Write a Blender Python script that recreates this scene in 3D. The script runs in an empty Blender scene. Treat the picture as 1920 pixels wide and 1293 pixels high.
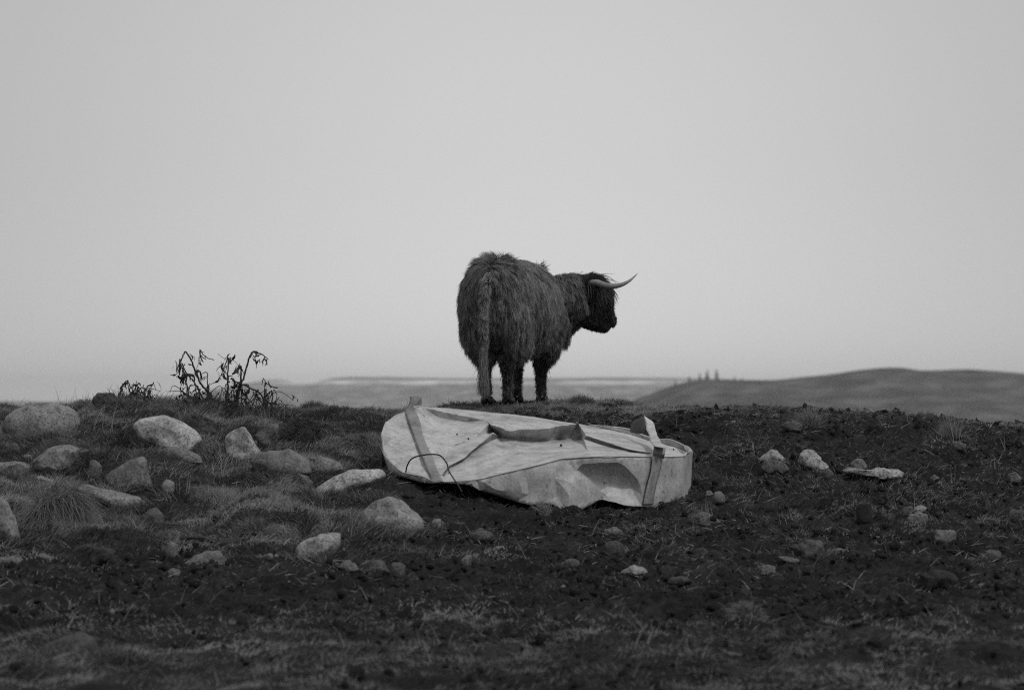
import bpy, bmesh, math, random
import numpy as np
from mathutils import Vector, Matrix
from mathutils.geometry import delaunay_2d_cdt

random.seed(7)
rng = np.random.default_rng(11)
sc = bpy.context.scene
COL = sc.collection

# ------------------------------------------------------------ camera
FPX = 5333.333                     # focal length in photo pixels (100 mm on 36 mm, 1920 px wide)
EYE_ROW = 740.0                    # photo row of eye level
HAZE_DENSITY = 0.00008
PITCH = math.atan((EYE_ROW - 646.5) / FPX)
cam_d = bpy.data.cameras.new('camera')
cam_d.lens = 100.0; cam_d.sensor_width = 36.0
cam_d.clip_start = 0.1; cam_d.clip_end = 40000.0
cam_d.dof.use_dof = True; cam_d.dof.focus_distance = 20.6; cam_d.dof.aperture_fstop = 3.1
cam = bpy.data.objects.new('camera', cam_d); COL.objects.link(cam)
cam.location = (0, 0, 0)
cam.rotation_euler = (math.pi / 2 + PITCH, 0, 0)
sc.camera = cam

# ------------------------------------------------------------ sky and sun (hazy overcast, black and white photograph)
SUN_EL, SUN_AZ = math.radians(55), math.radians(132)     # azimuth clockwise from +Y (view direction)
world = bpy.data.worlds.new('World'); sc.world = world; world.use_nodes = True
nt = world.node_tree; nt.nodes.clear()
wout = nt.nodes.new('ShaderNodeOutputWorld'); wbg = nt.nodes.new('ShaderNodeBackground')
sky = nt.nodes.new('ShaderNodeTexSky'); sky.sky_type = 'NISHITA'; sky.sun_disc = False
sky.sun_elevation = SUN_EL; sky.sun_rotation = SUN_AZ
sky.air_density = 1.0; sky.dust_density = 3.0; sky.ozone_density = 1.0
bw = nt.nodes.new('ShaderNodeRGBToBW'); nt.links.new(sky.outputs[0], bw.inputs[0])
tc = nt.nodes.new('ShaderNodeTexCoord')
dot = nt.nodes.new('ShaderNodeVectorMath'); dot.operation = 'DOT_PRODUCT'
nt.links.new(tc.outputs['Generated'], dot.inputs[0])
gv = Vector((0.010, 1.0, 0.050)).normalized(); dot.inputs[1].default_value = gv
acs = nt.nodes.new('ShaderNodeMath'); acs.operation = 'ARCCOSINE'; nt.links.new(dot.outputs['Value'], acs.inputs[0])
mr = nt.nodes.new('ShaderNodeMapRange'); mr.interpolation_type = 'SMOOTHSTEP'
mr.inputs['From Min'].default_value = 0.0; mr.inputs['From Max'].default_value = 0.27
mr.inputs['To Min'].default_value = 1.0; mr.inputs['To Max'].default_value = 0.73
nt.links.new(acs.outputs[0], mr.inputs['Value'])
# even the overcast out: mix the clear-sky brightness towards one grey
mixg = nt.nodes.new('ShaderNodeMix'); mixg.data_type = 'FLOAT'
mixg.inputs[0].default_value = 0.75
nt.links.new(bw.outputs[0], mixg.inputs[2]); mixg.inputs[3].default_value = 7.5
mul = nt.nodes.new('ShaderNodeMath'); mul.operation = 'MULTIPLY'
nt.links.new(mixg.outputs[0], mul.inputs[0]); nt.links.new(mr.outputs[0], mul.inputs[1])
szw = nt.nodes.new('ShaderNodeSeparateXYZ'); nt.links.new(tc.outputs['Generated'], szw.inputs[0])
mrh = nt.nodes.new('ShaderNodeMapRange'); mrh.interpolation_type = 'SMOOTHSTEP'      # paler towards the horizon, all round
mrh.inputs['From Min'].default_value = 0.0; mrh.inputs['From Max'].default_value = 0.09
mrh.inputs['To Min'].default_value = 1.15; mrh.inputs['To Max'].default_value = 1.0
nt.links.new(szw.outputs['Z'], mrh.inputs['Value'])
mulh = nt.nodes.new('ShaderNodeMath'); mulh.operation = 'MULTIPLY'
nt.links.new(mul.outputs[0], mulh.inputs[0]); nt.links.new(mrh.outputs[0], mulh.inputs[1])
nt.links.new(mulh.outputs[0], wbg.inputs[0]); wbg.inputs[1].default_value = 0.10
nt.links.new(wbg.outputs[0], wout.inputs[0])

sun_d = bpy.data.lights.new('sun', 'SUN'); sun_d.energy = 1.5; sun_d.angle = math.radians(10); sun_d.color = (1, 1, 1)
sun = bpy.data.objects.new('sun', sun_d); COL.objects.link(sun)
sdir = Vector((math.sin(SUN_AZ) * math.cos(SUN_EL), math.cos(SUN_AZ) * math.cos(SUN_EL), math.sin(SUN_EL)))
sun.rotation_euler = sdir.to_track_quat('Z', 'Y').to_euler()

vs = sc.view_settings
vs.view_transform = 'Standard'; vs.look = 'None'; vs.gamma = 1.0; vs.exposure = 0.0; vs.use_curve_mapping = False
try:
    sc.cycles.use_denoising = False
    sc.cycles.pixel_filter_type = 'BLACKMAN_HARRIS'; sc.cycles.filter_width = 1.15
except Exception:
    pass
sc.cycles.max_bounces = 6; sc.cycles.diffuse_bounces = 3; sc.cycles.volume_bounces = 1
try:
    sc.cycles_curves.shape = 'RIBBONS'
except Exception:
    pass

# ------------------------------------------------------------ helpers
def hsh(ix, iy, iz, seed):
    n = (ix.astype(np.int64) * 374761393 + iy.astype(np.int64) * 668265263 + iz.astype(np.int64) * 1440662683 + seed * 974711) & 0xffffffff
    n = ((n ^ (n >> 13)) * 1274126177) & 0xffffffff
    n = ((n ^ (n >> 16)) * 2246822519) & 0xffffffff
    return ((n ^ (n >> 15)) & 0xffffff).astype(np.float64) / float(0xffffff)

def vnoise(x, y, z=None, seed=0):
    x = np.asarray(x, float); y = np.asarray(y, float)
    z = np.zeros_like(x) if z is None else np.asarray(z, float)
    xi, yi, zi = np.floor(x), np.floor(y), np.floor(z)
    fx, fy, fz = x - xi, y - yi, z - zi
    fx = fx * fx * fx * (fx * (fx * 6 - 15) + 10); fy = fy * fy * fy * (fy * (fy * 6 - 15) + 10); fz = fz * fz * fz * (fz * (fz * 6 - 15) + 10)
    def h(a, b, c): return hsh(xi + a, yi + b, zi + c, seed)
    c00 = h(0,0,0) * (1 - fx) + h(1,0,0) * fx; c10 = h(0,1,0) * (1 - fx) + h(1,1,0) * fx
    c01 = h(0,0,1) * (1 - fx) + h(1,0,1) * fx; c11 = h(0,1,1) * (1 - fx) + h(1,1,1) * fx
    c0 = c00 * (1 - fy) + c10 * fy; c1 = c01 * (1 - fy) + c11 * fy
    return (c0 * (1 - fz) + c1 * fz) * 2 - 1

def vnoise2(x, y, seed=0):
    xi, yi = np.floor(x), np.floor(y); fx, fy = x - xi, y - yi
    fx = fx * fx * fx * (fx * (fx * 6 - 15) + 10); fy = fy * fy * fy * (fy * (fy * 6 - 15) + 10)
    o = np.zeros_like(xi)
    a = hsh(xi, yi, o, seed); b = hsh(xi + 1, yi, o, seed); c = hsh(xi, yi + 1, o, seed); d = hsh(xi + 1, yi + 1, o, seed)
    return (a + (b - a) * fx) * (1 - fy) * 2 + (c + (d - c) * fx) * fy * 2 - 1

def fbm2(x, y, octs=4, seed=0, gain=0.5):
    r = 0; a = 1.0; s = 0
    for o in range(octs):
        r = r + a * vnoise2(x * 2.03 ** o + 17.3 * o, y * 2.03 ** o - 9.1 * o, seed + o); s += a; a *= gain
    return r / s

def sstep(a, b, x):
    t = np.clip((x - a) / (b - a), 0, 1); return t * t * (3 - 2 * t)

def W(px, py, d):
    """world point that photo pixel (px,py) sees at distance d"""
    return Vector(((px - 960.0) / FPX * d, d, -(py - EYE_ROW) / FPX * d))

def new_obj(name, data, mat=None, parent=None, **props):
    o = bpy.data.objects.new(name, data); COL.objects.link(o)
    if mat is not None and data is not None and len(data.materials) == 0: data.materials.append(mat)
    if parent is not None: o.parent = parent
    for k, v in props.items(): o[k] = v
    return o

def tag(o, label=None, cat=None, group=None, kind=None):
    if label: o['label'] = label
    if cat: o['category'] = cat
    if group: o['group'] = group
    if kind: o['kind'] = kind
    return o

def np_mesh(name, v, f, smooth=True):
    """v (n,3) array, f (m,3) or (m,4) int array"""
    me = bpy.data.meshes.new(name)
    v = np.ascontiguousarray(v, dtype=np.float32); f = np.ascontiguousarray(f, dtype=np.int32)
    me.vertices.add(len(v)); me.vertices.foreach_set('co', v.ravel())
    k = f.shape[1]
    me.loops.add(f.size); me.loops.foreach_set('vertex_index', f.ravel())
    me.polygons.add(len(f)); me.polygons.foreach_set('loop_start', np.arange(0, f.size, k, dtype=np.int32))
    me.update(calc_edges=True); me.validate()
    if smooth: me.polygons.foreach_set('use_smooth', np.ones(len(me.polygons), dtype=bool))
    return me

def curves_obj(name, pts, rad, tone, mat, parent=None):
    """pts (N,K,3), rad (N,K), tone (N,) -> one hair-curves object"""
    N, K = pts.shape[:2]
    cu = bpy.data.hair_curves.new(name)
    cu.add_curves([K] * N)
    cu.attributes['position'].data.foreach_set('vector', np.ascontiguousarray(pts, dtype=np.float32).ravel())
    ra = cu.attributes.get('radius') or cu.attributes.new('radius', 'FLOAT', 'POINT')
    ra.data.foreach_set('value', np.ascontiguousarray(rad, dtype=np.float32).ravel())
    ta = cu.attributes.new('tone', 'FLOAT', 'CURVE')
    ta.data.foreach_set('value', np.ascontiguousarray(tone, dtype=np.float32).ravel())
    cu.materials.append(mat)
    o = bpy.data.objects.new(name, cu); COL.objects.link(o)
    if parent is not None: o.parent = parent
    return o

def tube_mesh(name, pts, rads, seg=8, caps=True):
    """tapered tube through pts"""
    pts = [Vector(p) for p in pts]
    if not hasattr(rads, '__len__'): rads = [rads] * len(pts)
    bm = bmesh.new(); rings = []; prev = None
    for i, p in enumerate(pts):
        t = (pts[min(i + 1, len(pts) - 1)] - pts[max(i - 1, 0)]).normalized()
        if prev is None:
            u = t.cross(Vector((0, 0, 1)))
            if u.length < 1e-3: u = t.cross(Vector((1, 0, 0)))
        else:
            u = prev - t * prev.dot(t)
        u.normalize(); prev = u; w = t.cross(u)
        rings.append([bm.verts.new(p + (u * math.cos(a) + w * math.sin(a)) * rads[i]) for a in [2 * math.pi * k / seg for k in range(seg)]])
    for a, b in zip(rings, rings[1:]):
        for k in range(seg): bm.faces.new((a[k], a[(k + 1) % seg], b[(k + 1) % seg], b[k]))
    if caps:
        bm.faces.new(rings[0][::-1]); bm.faces.new(rings[-1])
    bmesh.ops.recalc_face_normals(bm, faces=bm.faces)
    me = bpy.data.meshes.new(name); bm.to_mesh(me); bm.free()
    for p in me.polygons: p.use_smooth = True
    return me

def catmull(pts, n):
    P = np.array(pts, float); m = len(P)
    Q = np.vstack([2 * P[0] - P[1], P, 2 * P[-1] - P[-2]])
    out = []
    for t in np.linspace(0, m - 1 - 1e-6, n):
        i = int(t); f = t - i; a, b, c, d = Q[i], Q[i + 1], Q[i + 2], Q[i + 3]
        out.append(0.5 * (2 * b + (c - a) * f + (2 * a - 5 * b + 4 * c - d) * f * f + (3 * b - a - 3 * c + d) * f ** 3))
    return np.array(out)

# ------------------------------------------------------------ materials
def mat_new(name):
    m = bpy.data.materials.new(name); m.use_nodes = True
    n = m.node_tree; b = n.nodes['Principled BSDF']
    return m, n, b
def node(n, t, **kw):
    x = n.nodes.new(t)
    for k, v in kw.items(): setattr(x, k, v)
    return x
def grey_ramp(n, src, stops):
    r = node(n, 'ShaderNodeValToRGB'); cr = r.color_ramp
    while len(cr.elements) < len(stops): cr.elements.new(0.5)
    for e, (p, c) in zip(cr.elements, stops): e.position = p; e.color = (c, c, c, 1)
    n.links.new(src, r.inputs[0]); return r.outputs[0]
def noise(n, vec, scale, detail=6, rough=0.6, dist=0.0):
    x = node(n, 'ShaderNodeTexNoise'); x.inputs['Scale'].default_value = scale; x.inputs['Detail'].default_value = detail
    x.inputs['Roughness'].default_value = rough; x.inputs['Distortion'].default_value = dist
    if vec is not None: n.links.new(vec, x.inputs['Vector'])
    return x.outputs[0]
def mixc(n, f, a, b, mode='MIX'):
    x = node(n, 'ShaderNodeMix', data_type='RGBA', blend_type=mode)
    for i, v in ((0, f), (6, a), (7, b)):
        if hasattr(v, 'is_output'): n.links.new(v, x.inputs[i])
        else: x.inputs[i].default_value = v if i == 0 else (v, v, v, 1)
    return x.outputs[2]
def bump(n, b, h, strength, dist):
    x = node(n, 'ShaderNodeBump'); x.inputs['Strength'].default_value = strength; x.inputs['Distance'].default_value = dist
    n.links.new(h, x.inputs['Height']); n.links.new(x.outputs[0], b.inputs['Normal'])

def soil_material():
    m, n, b = mat_new('soil'); g = node(n, 'ShaderNodeNewGeometry').outputs['Position']
    c1 = grey_ramp(n, noise(n, g, 3.0, 8, 0.65), [(0.3, 0.007), (0.48, 0.016), (0.70, 0.042)])
    c2 = grey_ramp(n, noise(n, g, 38.0, 5, 0.7), [(0.3, 0.35), (0.56, 0.9), (0.72, 2.6), (0.8, 4.5)])
    n.links.new(mixc(n, 1.0, c1, c2, 'MULTIPLY'), b.inputs['Base Color'])
    b.inputs['Roughness'].default_value = 0.85; b.inputs['Specular IOR Level'].default_value = 0.15
    bump(n, b, noise(n, g, 60.0, 6, 0.7), 0.9, 0.02)
    return m

def rock_material():
    m, n, b = mat_new('granite'); tcn = node(n, 'ShaderNodeTexCoord').outputs['Object']
    oi = node(n, 'ShaderNodeObjectInfo')
    big = grey_ramp(n, noise(n, tcn, 5.0, 6, 0.6), [(0.3, 0.42), (0.48, 0.85), (0.7, 1.15)])
    spk = grey_ramp(n, noise(n, tcn, 75.0, 3, 0.6), [(0.36, 0.42), (0.47, 0.95), (0.62, 1.1), (0.72, 1.5)])
    lich = grey_ramp(n, noise(n, tcn, 16.0, 5, 0.7, 0.6), [(0.50, 0.0), (0.62, 0.9)])
    c = mixc(n, 1.0, big, spk, 'MULTIPLY')
    c = mixc(n, 1.0, c, oi.outputs['Color'], 'MULTIPLY')
    dark = mixc(n, 1.0, c, 0.5, 'MULTIPLY')
    c = mixc(n, lich, c, dark)
    sep = node(n, 'ShaderNodeMath', operation='MULTIPLY'); n.links.new(lich, sep.inputs[0]); sep.inputs[1].default_value = 0.6
    n.links.new(c, b.inputs['Base Color'])
    b.inputs['Roughness'].default_value = 0.8; b.inputs['Specular IOR Level'].default_value = 0.2
    bump(n, b, noise(n, tcn, 45.0, 7, 0.75), 0.7, 0.012)
    return m

def tone_material(name, lo, hi, rough=0.7, spec=0.2):
    m, n, b = mat_new(name)
    a = node(n, 'ShaderNodeAttribute', attribute_type='GEOMETRY', attribute_name='tone')
    n.links.new(grey_ramp(n, a.outputs['Fac'], [(0.0, lo), (1.0, hi)]), b.inputs['Base Color'])
    b.inputs['Roughness'].default_value = rough; b.inputs['Specular IOR Level'].default_value = spec
    return m

def hair_material(name, lo, hi):
    m, n, b = mat_new(name)
    a = node(n, 'ShaderNodeAttribute', attribute_type='GEOMETRY', attribute_name='tone')
    c = grey_ramp(n, a.outputs['Fac'], [(0.0, lo), (1.0, hi)])
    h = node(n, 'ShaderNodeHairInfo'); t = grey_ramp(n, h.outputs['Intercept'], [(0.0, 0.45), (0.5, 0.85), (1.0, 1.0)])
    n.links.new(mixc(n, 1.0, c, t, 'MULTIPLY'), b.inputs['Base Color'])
    b.inputs['Roughness'].default_value = 0.5; b.inputs['Specular IOR Level'].default_value = 0.35
    return m

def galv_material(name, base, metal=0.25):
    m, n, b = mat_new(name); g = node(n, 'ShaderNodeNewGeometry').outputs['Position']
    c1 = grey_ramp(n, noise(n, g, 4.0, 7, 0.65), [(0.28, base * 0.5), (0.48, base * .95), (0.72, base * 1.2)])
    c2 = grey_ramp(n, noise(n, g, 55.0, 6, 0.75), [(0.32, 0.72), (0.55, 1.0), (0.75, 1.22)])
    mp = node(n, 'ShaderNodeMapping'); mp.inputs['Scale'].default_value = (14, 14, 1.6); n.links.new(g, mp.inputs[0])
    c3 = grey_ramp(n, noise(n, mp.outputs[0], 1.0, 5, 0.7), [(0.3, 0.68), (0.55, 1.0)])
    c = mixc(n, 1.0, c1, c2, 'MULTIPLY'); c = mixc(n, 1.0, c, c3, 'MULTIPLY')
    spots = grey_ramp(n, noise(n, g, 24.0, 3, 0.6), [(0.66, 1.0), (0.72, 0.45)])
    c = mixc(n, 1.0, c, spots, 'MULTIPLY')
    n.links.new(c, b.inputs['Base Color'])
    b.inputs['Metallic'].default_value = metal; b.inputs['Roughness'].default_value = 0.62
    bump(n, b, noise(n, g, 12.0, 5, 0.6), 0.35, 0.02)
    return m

def flat_material(name, c, rough=0.6, metal=0.0, nscale=40.0, var=0.35):
    m, n, b = mat_new(name); g = node(n, 'ShaderNodeTexCoord').outputs['Object']
    n.links.new(grey_ramp(n, noise(n, g, nscale, 5, 0.65), [(0.3, c * (1 - var)), (0.7, c * (1 + var))]), b.inputs['Base Color'])
    b.inputs['Roughness'].default_value = rough; b.inputs['Metallic'].default_value = metal
    b.inputs['Specular IOR Level'].default_value = 0.25
    return m

M_SOIL = soil_material(); M_ROCK = rock_material()
M_GRASS = tone_material('grass_blades', 0.018, 0.28)
M_STRAW = tone_material('dry_straw', 0.08, 0.34)
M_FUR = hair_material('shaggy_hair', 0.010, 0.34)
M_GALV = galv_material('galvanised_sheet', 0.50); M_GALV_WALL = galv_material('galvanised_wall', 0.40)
M_FLAP = galv_material('shaded_bent_steel', 0.075, 0.1); M_GRIME_SHADE = galv_material('grimy_shaded_seam', 0.13, 0.1); M_STEP_SHADE = galv_material('shaded_step_sheet', 0.42, 0.2)  # darker steel copies with shade put into the colour; seam also holds grime
M_STRAP = galv_material('flat_steel_strap', 0.27, 0.3)
M_WIRE = flat_material('dark_steel_rod', 0.03, 0.5, 0.4)
M_SKIN = flat_material('dark_hide', 0.016, 0.7)
M_HORN = flat_material('horn_keratin', 0.20, 0.4, 0, 25, 0.35)
M_HOOF = flat_material('hoof_keratin', 0.02, 0.5)
M_EYE = flat_material('wet_eye', 0.004, 0.08)
M_DEAD = flat_material('withered_stem', 0.028, 0.8, 0, 30, 0.5)
M_TURF = flat_material('peaty_turf', 0.02, 0.95, 0, 20, 0.6)
M_PEB = flat_material('pebble', 0.13, 0.8)
M_CONIFER = flat_material('conifer_needles', 0.055, 0.9)
M_BARK = flat_material('bark', 0.04, 0.9)

# ------------------------------------------------------------ the ground: one sheet, ridge in front, valley beyond
_cols = np.array([-500, 0, 150, 300, 450, 600, 720, 850, 1000, 1150, 1300, 1500, 1700, 1920, 2500], float)
_rows = {
 9.0:  [1451]*15,
 11.0: [1293]*15,
 13.5: [1150]*15,
 16.0: [1040,1040,1040,1038,1038,1036,1042,1050,1050,1050,1052,1050,1048,1048,1048],
 17.3: [975,975,972,970,968,965,975,1002,1006,1005,1007,1004,1000,1000,1000],
 18.8: [905,905,900,898,896,897,908,922,948,953,950,946,942,940,940],
 20.8: [825,825,812,812,818,824,836,846,850,850,852,850,848,858,860],
 22.2: [778,776,758,760,782,776,782,774,770,770,776,776,778,800,810],
 22.8: [773,771,750,757,781,772,779,766,761,763,771,771,774,799,808],
 23.7: [775,773,753,760,784,776,782,760,753,757,773,774,777,803,812],
 24.5: [788,786,770,776,796,789,794,768,759,768,786,788,790,812,820],
}
_dk = np.array(sorted(_rows) + [26.5, 35.0], float)
_Z = []
for d in sorted(_rows): _Z.append(-(np.array(_rows[d], float) - EYE_ROW) / FPX * d)
_Z.append(np.full(15, -0.75)); _Z.append(np.full(15, -3.2)); _Z = np.array(_Z)
_pxg = np.arange(-500, 2501, 10.0); _dg = np.arange(9.0, 35.01, 0.05)
def _pchip(x, y, q):
    h = np.diff(x)[:, None]; dl = np.diff(y, axis=0) / h
    m = np.zeros_like(y); m[0] = dl[0]; m[-1] = dl[-1]
    s = dl[:-1] * dl[1:]; m[1:-1] = np.where(s > 0, 2 * s / (dl[:-1] + dl[1:] + 1e-12), 0)
    i = np.clip(np.searchsorted(x, q) - 1, 0, len(x) - 2); t = ((q - x[i]) / h[i, 0])[:, None]; H = h[i]
    return (2*t**3-3*t**2+1)*y[i] + (t**3-2*t**2+t)*H*m[i] + (-2*t**3+3*t**2)*y[i+1] + (t**3-t**2)*H*m[i+1]
_ZC = np.array([np.interp(_pxg, _cols, r) for r in _Z])
_k = np.exp(-0.5 * (np.arange(-8, 9) / 3.5) ** 2); _k /= _k.sum()
_ZC = np.array([np.convolve(np.pad(r, 8, 'edge'), _k, 'valid') for r in _ZC])
_T = _pchip(_dk, _ZC, _dg)
BUMPS = []      # (x, d, rx, rd, h) local heaps of earth
def H0(x, d):
    x = np.asarray(x, float); d = np.asarray(d, float)
    px = 960 + x * (FPX / 21.0)
    a = np.clip((px + 500) / 10.0, 0, len(_pxg) - 1.001); b = np.clip((d - 9.0) / 0.05, 0, len(_dg) - 1.001)
    ai, bi = a.astype(int), b.astype(int); fa, fb = a - ai, b - bi
    z = (_T[bi, ai] * (1-fa) + _T[bi, ai+1] * fa) * (1-fb) + (_T[bi+1, ai] * (1-fa) + _T[bi+1, ai+1] * fa) * fb
    z = np.where(d < 9.0, np.interp(d, [-80, -20, 0, 5, 9], [-2.0, -1.8, -1.55, -1.38, -1.2]), z)
    z = np.where(d > 35.0, np.interp(d, [35, 60, 150, 500, 900, 40000], [-3.2, -9, -22, -40, -44, -60]), z)
    for (bx, bd, rx, rd, h) in BUMPS:
        q = ((x - bx) / rx) ** 2 + ((d - bd) / rd) ** 2
        z = z + h * np.exp(-q * 1.6)
    return z
def soil_amount(x, d):
    """1 where the earth is churned and bare, 0 on turf"""
    px = 960 + x * (FPX / np.clip(d, 9, 26))
    left = sstep(830, 690, px + 40 * vnoise2(x * 1.3, d * 1.3, 5)) * sstep(15.6, 16.8, d)
    crest = sstep(21.6, 22.2, d) * (0.55 + 0.45 * sstep(330, 200, np.abs(px - 1000)))
    fore = sstep(13.8, 11.8, d) * (0.6 + 0.4 * sstep(1100, 300, px))
    return 1 - np.clip(left + crest + fore, 0, 1)
def H(x, d, detail=True):
    z = H0(x, d)
    if detail:
        near = sstep(60, 30, d)
        s = soil_amount(x, d)
        z = z + near * (0.035 * fbm2(x * 0.9, d * 0.9, 2, 21) + 0.022 * fbm2(x * 2.7, d * 2.7, 2, 31))
        cl = np.abs(fbm2(x * 7.0, d * 7.0, 3, 41, 0.6))
        z = z + near * s * (0.06 * (0.25 - cl) + 0.05 * fbm2(x * 15, d * 15, 2, 51, 0.7))
        z = z + near * (1 - s) * 0.022 * fbm2(x * 8, d * 8, 2, 61)
        lefty = sstep(-0.6, -1.6, x) * sstep(16, 17, d) * sstep(22.6, 21.6, d)
        hum = vnoise2(x * 2.6 + 40, d * 2.0, 71)
        z = z + near * (lefty * 0.12 + 0.045 * sstep(13.5, 12.0, d)) * np.where(hum > 0, hum, hum * .7)
    return z
def ground_at(px, py, detail=False):
    dd = np.arange(9.2, 25.0, 0.01); xx = (px - 960) / FPX * dd
    zz = H(xx, dd, detail); ray = -(py - EYE_ROW) / FPX * dd
    hit = np.nonzero(zz >= ray)[0]
    return float(dd[hit[0]]) if len(hit) else 22.8
def px_x(px, d): return (px - 960) / FPX * d

# heaps: earth pushed up against the tank, the tussock bank, the peat bank by the crest
for (px, py, wpx, rd, h) in [(690, 992, 55, 0.14, 0.06), (715, 905, 70, 0.35, 0.07), (1010, 958, 60, 0.2, 0.02), (590, 812, 45, 0.3, 0.08), (400, 960, 120, 0.5, 0.03), (1560, 760, 60, 0.4, 0.03)]:
    d = ground_at(px, py); BUMPS.append((px_x(px, d), d, wpx / FPX * d, rd, h))

def grow(a, step, ratio, end):
    out = []; x = a; s = step
    while abs(x) < abs(end):
        s *= ratio; x += s; out.append(x)
    return out
xs = np.arange(-4.9, 4.901, 0.026)
xr = np.array(grow(4.9, 0.026, 1.22, 9000)); xs = np.concatenate([-xr[::-1], xs, xr])
ys = np.arange(9.3, 25.0, 0.03)
ys = np.concatenate([np.array(grow(9.3, -0.03, 1.22, -70))[::-1] if False else np.array([-70, -40, -20, -8, -2, 2, 5, 7, 8, 8.6, 9.0]), ys, np.array(grow(25.0, 0.03, 1.17, 16000))])
X, Y = np.meshgrid(xs, ys); Zg = H(X, Y)
nx, ny = len(xs), len(ys)
idx = np.arange(nx * ny).reshape(ny, nx)
quads = np.stack([idx[:-1, :-1], idx[:-1, 1:], idx[1:, 1:], idx[1:, :-1]], -1).reshape(-1, 4)
ground = new_obj('ground', np_mesh('ground', np.stack([X, Y, Zg], -1).reshape(-1, 3), quads), M_SOIL, kind='structure')

# ------------------------------------------------------------ far hills
def hill(name, dist, depth, prof, base, mat, amp, seed):
    """prof: [(photo column, photo row of its skyline)] ; a heightfield of real depth"""
    P = np.array(prof, float); px = np.linspace(P[0, 0], P[-1, 0], 420)
    top = -(np.interp(px, P[:, 0], P[:, 1]) - EYE_ROW) / FPX * dist
    k = np.exp(-0.5 * (np.arange(-6, 7) / 2.0) ** 2); k /= k.sum(); top = np.convolve(np.pad(top, 6, 'edge'), k, 'valid')
    xs_ = (px - 960) / FPX * dist; u = np.linspace(0, 1, 70)
    prof_u = np.concatenate([sstep(0, 1, np.linspace(0, 1, 45)), 1 - 0.6 * sstep(0, 1, np.linspace(0.04, 1, 25))])
    Xh = np.repeat(xs_[None], 70, 0); Yh = dist + (u[:, None] - 0.64) * depth + 0 * Xh
    Zh = base + (top[None] - base) * prof_u[:, None]
    sc_ = dist / 14.0
    Zh = Zh + amp * fbm2(Xh / sc_, Yh / sc_, 4, seed) * (0.35 + 0.65 * np.sin(np.pi * np.clip(prof_u, 0, 1)))[:, None]
    ii = np.arange(420 * 70).reshape(70, 420)
    q = np.stack([ii[:-1, :-1], ii[:-1, 1:], ii[1:, 1:], ii[1:, :-1]], -1).reshape(-1, 4)
    return new_obj(name, np_mesh(name, np.stack([Xh, Yh, Zh], -1).reshape(-1, 3), q), mat, kind='structure'), xs_, top

def moor_material(name, stops, scale, streak):
    m, n, b = mat_new(name); g = node(n, 'ShaderNodeNewGeometry').outputs['Position']
    mp = node(n, 'ShaderNodeMapping'); mp.inputs['Scale'].default_value = streak; n.links.new(g, mp.inputs[0])
    n.links.new(grey_ramp(n, noise(n, mp.outputs[0], scale, 6, 0.6), stops), b.inputs['Base Color'])
    b.inputs['Roughness'].default_value = 1.0; b.inputs['Specular IOR Level'].default_value = 0.0
    return m
M_MOOR = moor_material('heather_moor', [(0.35, 0.06), (0.50, 0.088), (0.66, 0.145)], 0.035, (1, 0.5, 2.5))
def ridge_material():
    m, n, b = mat_new('snow_patched_moor'); g = node(n, 'ShaderNodeNewGeometry').outputs['Position']
    mp = node(n, 'ShaderNodeMapping'); mp.inputs['Scale'].default_value = (1, .5, 1.5); n.links.new(g, mp.inputs[0])
    base = grey_ramp(n, noise(n, mp.outputs[0], 0.022, 7, 0.7), [(0.35, 0.12), (0.48, 0.18), (0.60, 0.28), (0.72, 0.46)])
    sx = node(n, 'ShaderNodeSeparateXYZ'); n.links.new(g, sx.inputs[0])
    band = grey_ramp(n, _lin(n, sx.outputs['Z'], 14, 38), [(0.0, 0), (0.30, 0.15), (0.50, .9), (0.68, .9), (0.82, 0)])
    mp2 = node(n, 'ShaderNodeMapping'); mp2.inputs['Scale'].default_value = (.55, .3, 3); n.links.new(g, mp2.inputs[0])
    nz = grey_ramp(n, noise(n, mp2.outputs[0], 0.014, 5, 0.6), [(0.40, 0), (0.62, 1)])
    f = mixc(n, 1.0, band, nz, 'MULTIPLY')
    n.links.new(mixc(n, f, base, 0.85), b.inputs['Base Color']); b.inputs['Roughness'].default_value = 1; b.inputs['Specular IOR Level'].default_value = 0
    return m
def _lin(n, s_, lo, hi):
    x = node(n, 'ShaderNodeMapRange'); x.inputs['From Min'].default_value = lo; x.inputs['From Max'].default_value = hi; n.links.new(s_, x.inputs['Value']); return x.outputs[0]
M_SNOW = ridge_material()
RIGHT_D = 2300.0
hillR, HILL_X, HILL_TOP = hill('hill', RIGHT_D, 1500, [(1080, 800), (1150, 772), (1190, 750), (1240, 731), (1270, 720), (1300, 713), (1345, 710), (1400, 712), (1450, 713), (1500, 708), (1560, 703), (1610, 695), (1655, 690.5), (1685, 691), (1710, 697), (1760, 696), (1800, 693.5), (1850, 697), (1920, 702), (2100, 706), (2400, 712), (2900, 730), (3300, 800)], -42, M_MOOR, 5, 71)
hill('hill', 6800.0, 3500, [(-900, 760), (-300, 752), (250, 752), (400, 735), (450, 722), (500, 713), (540, 711), (565, 722), (585, 724), (610, 714), (630, 708), (700, 707), (800, 708), (880, 708), (1000, 708), (1120, 707), (1250, 709), (1400, 712), (1700, 716), (2300, 735), (2900, 760)], -60, M_SNOW, 9, 83)
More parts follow.
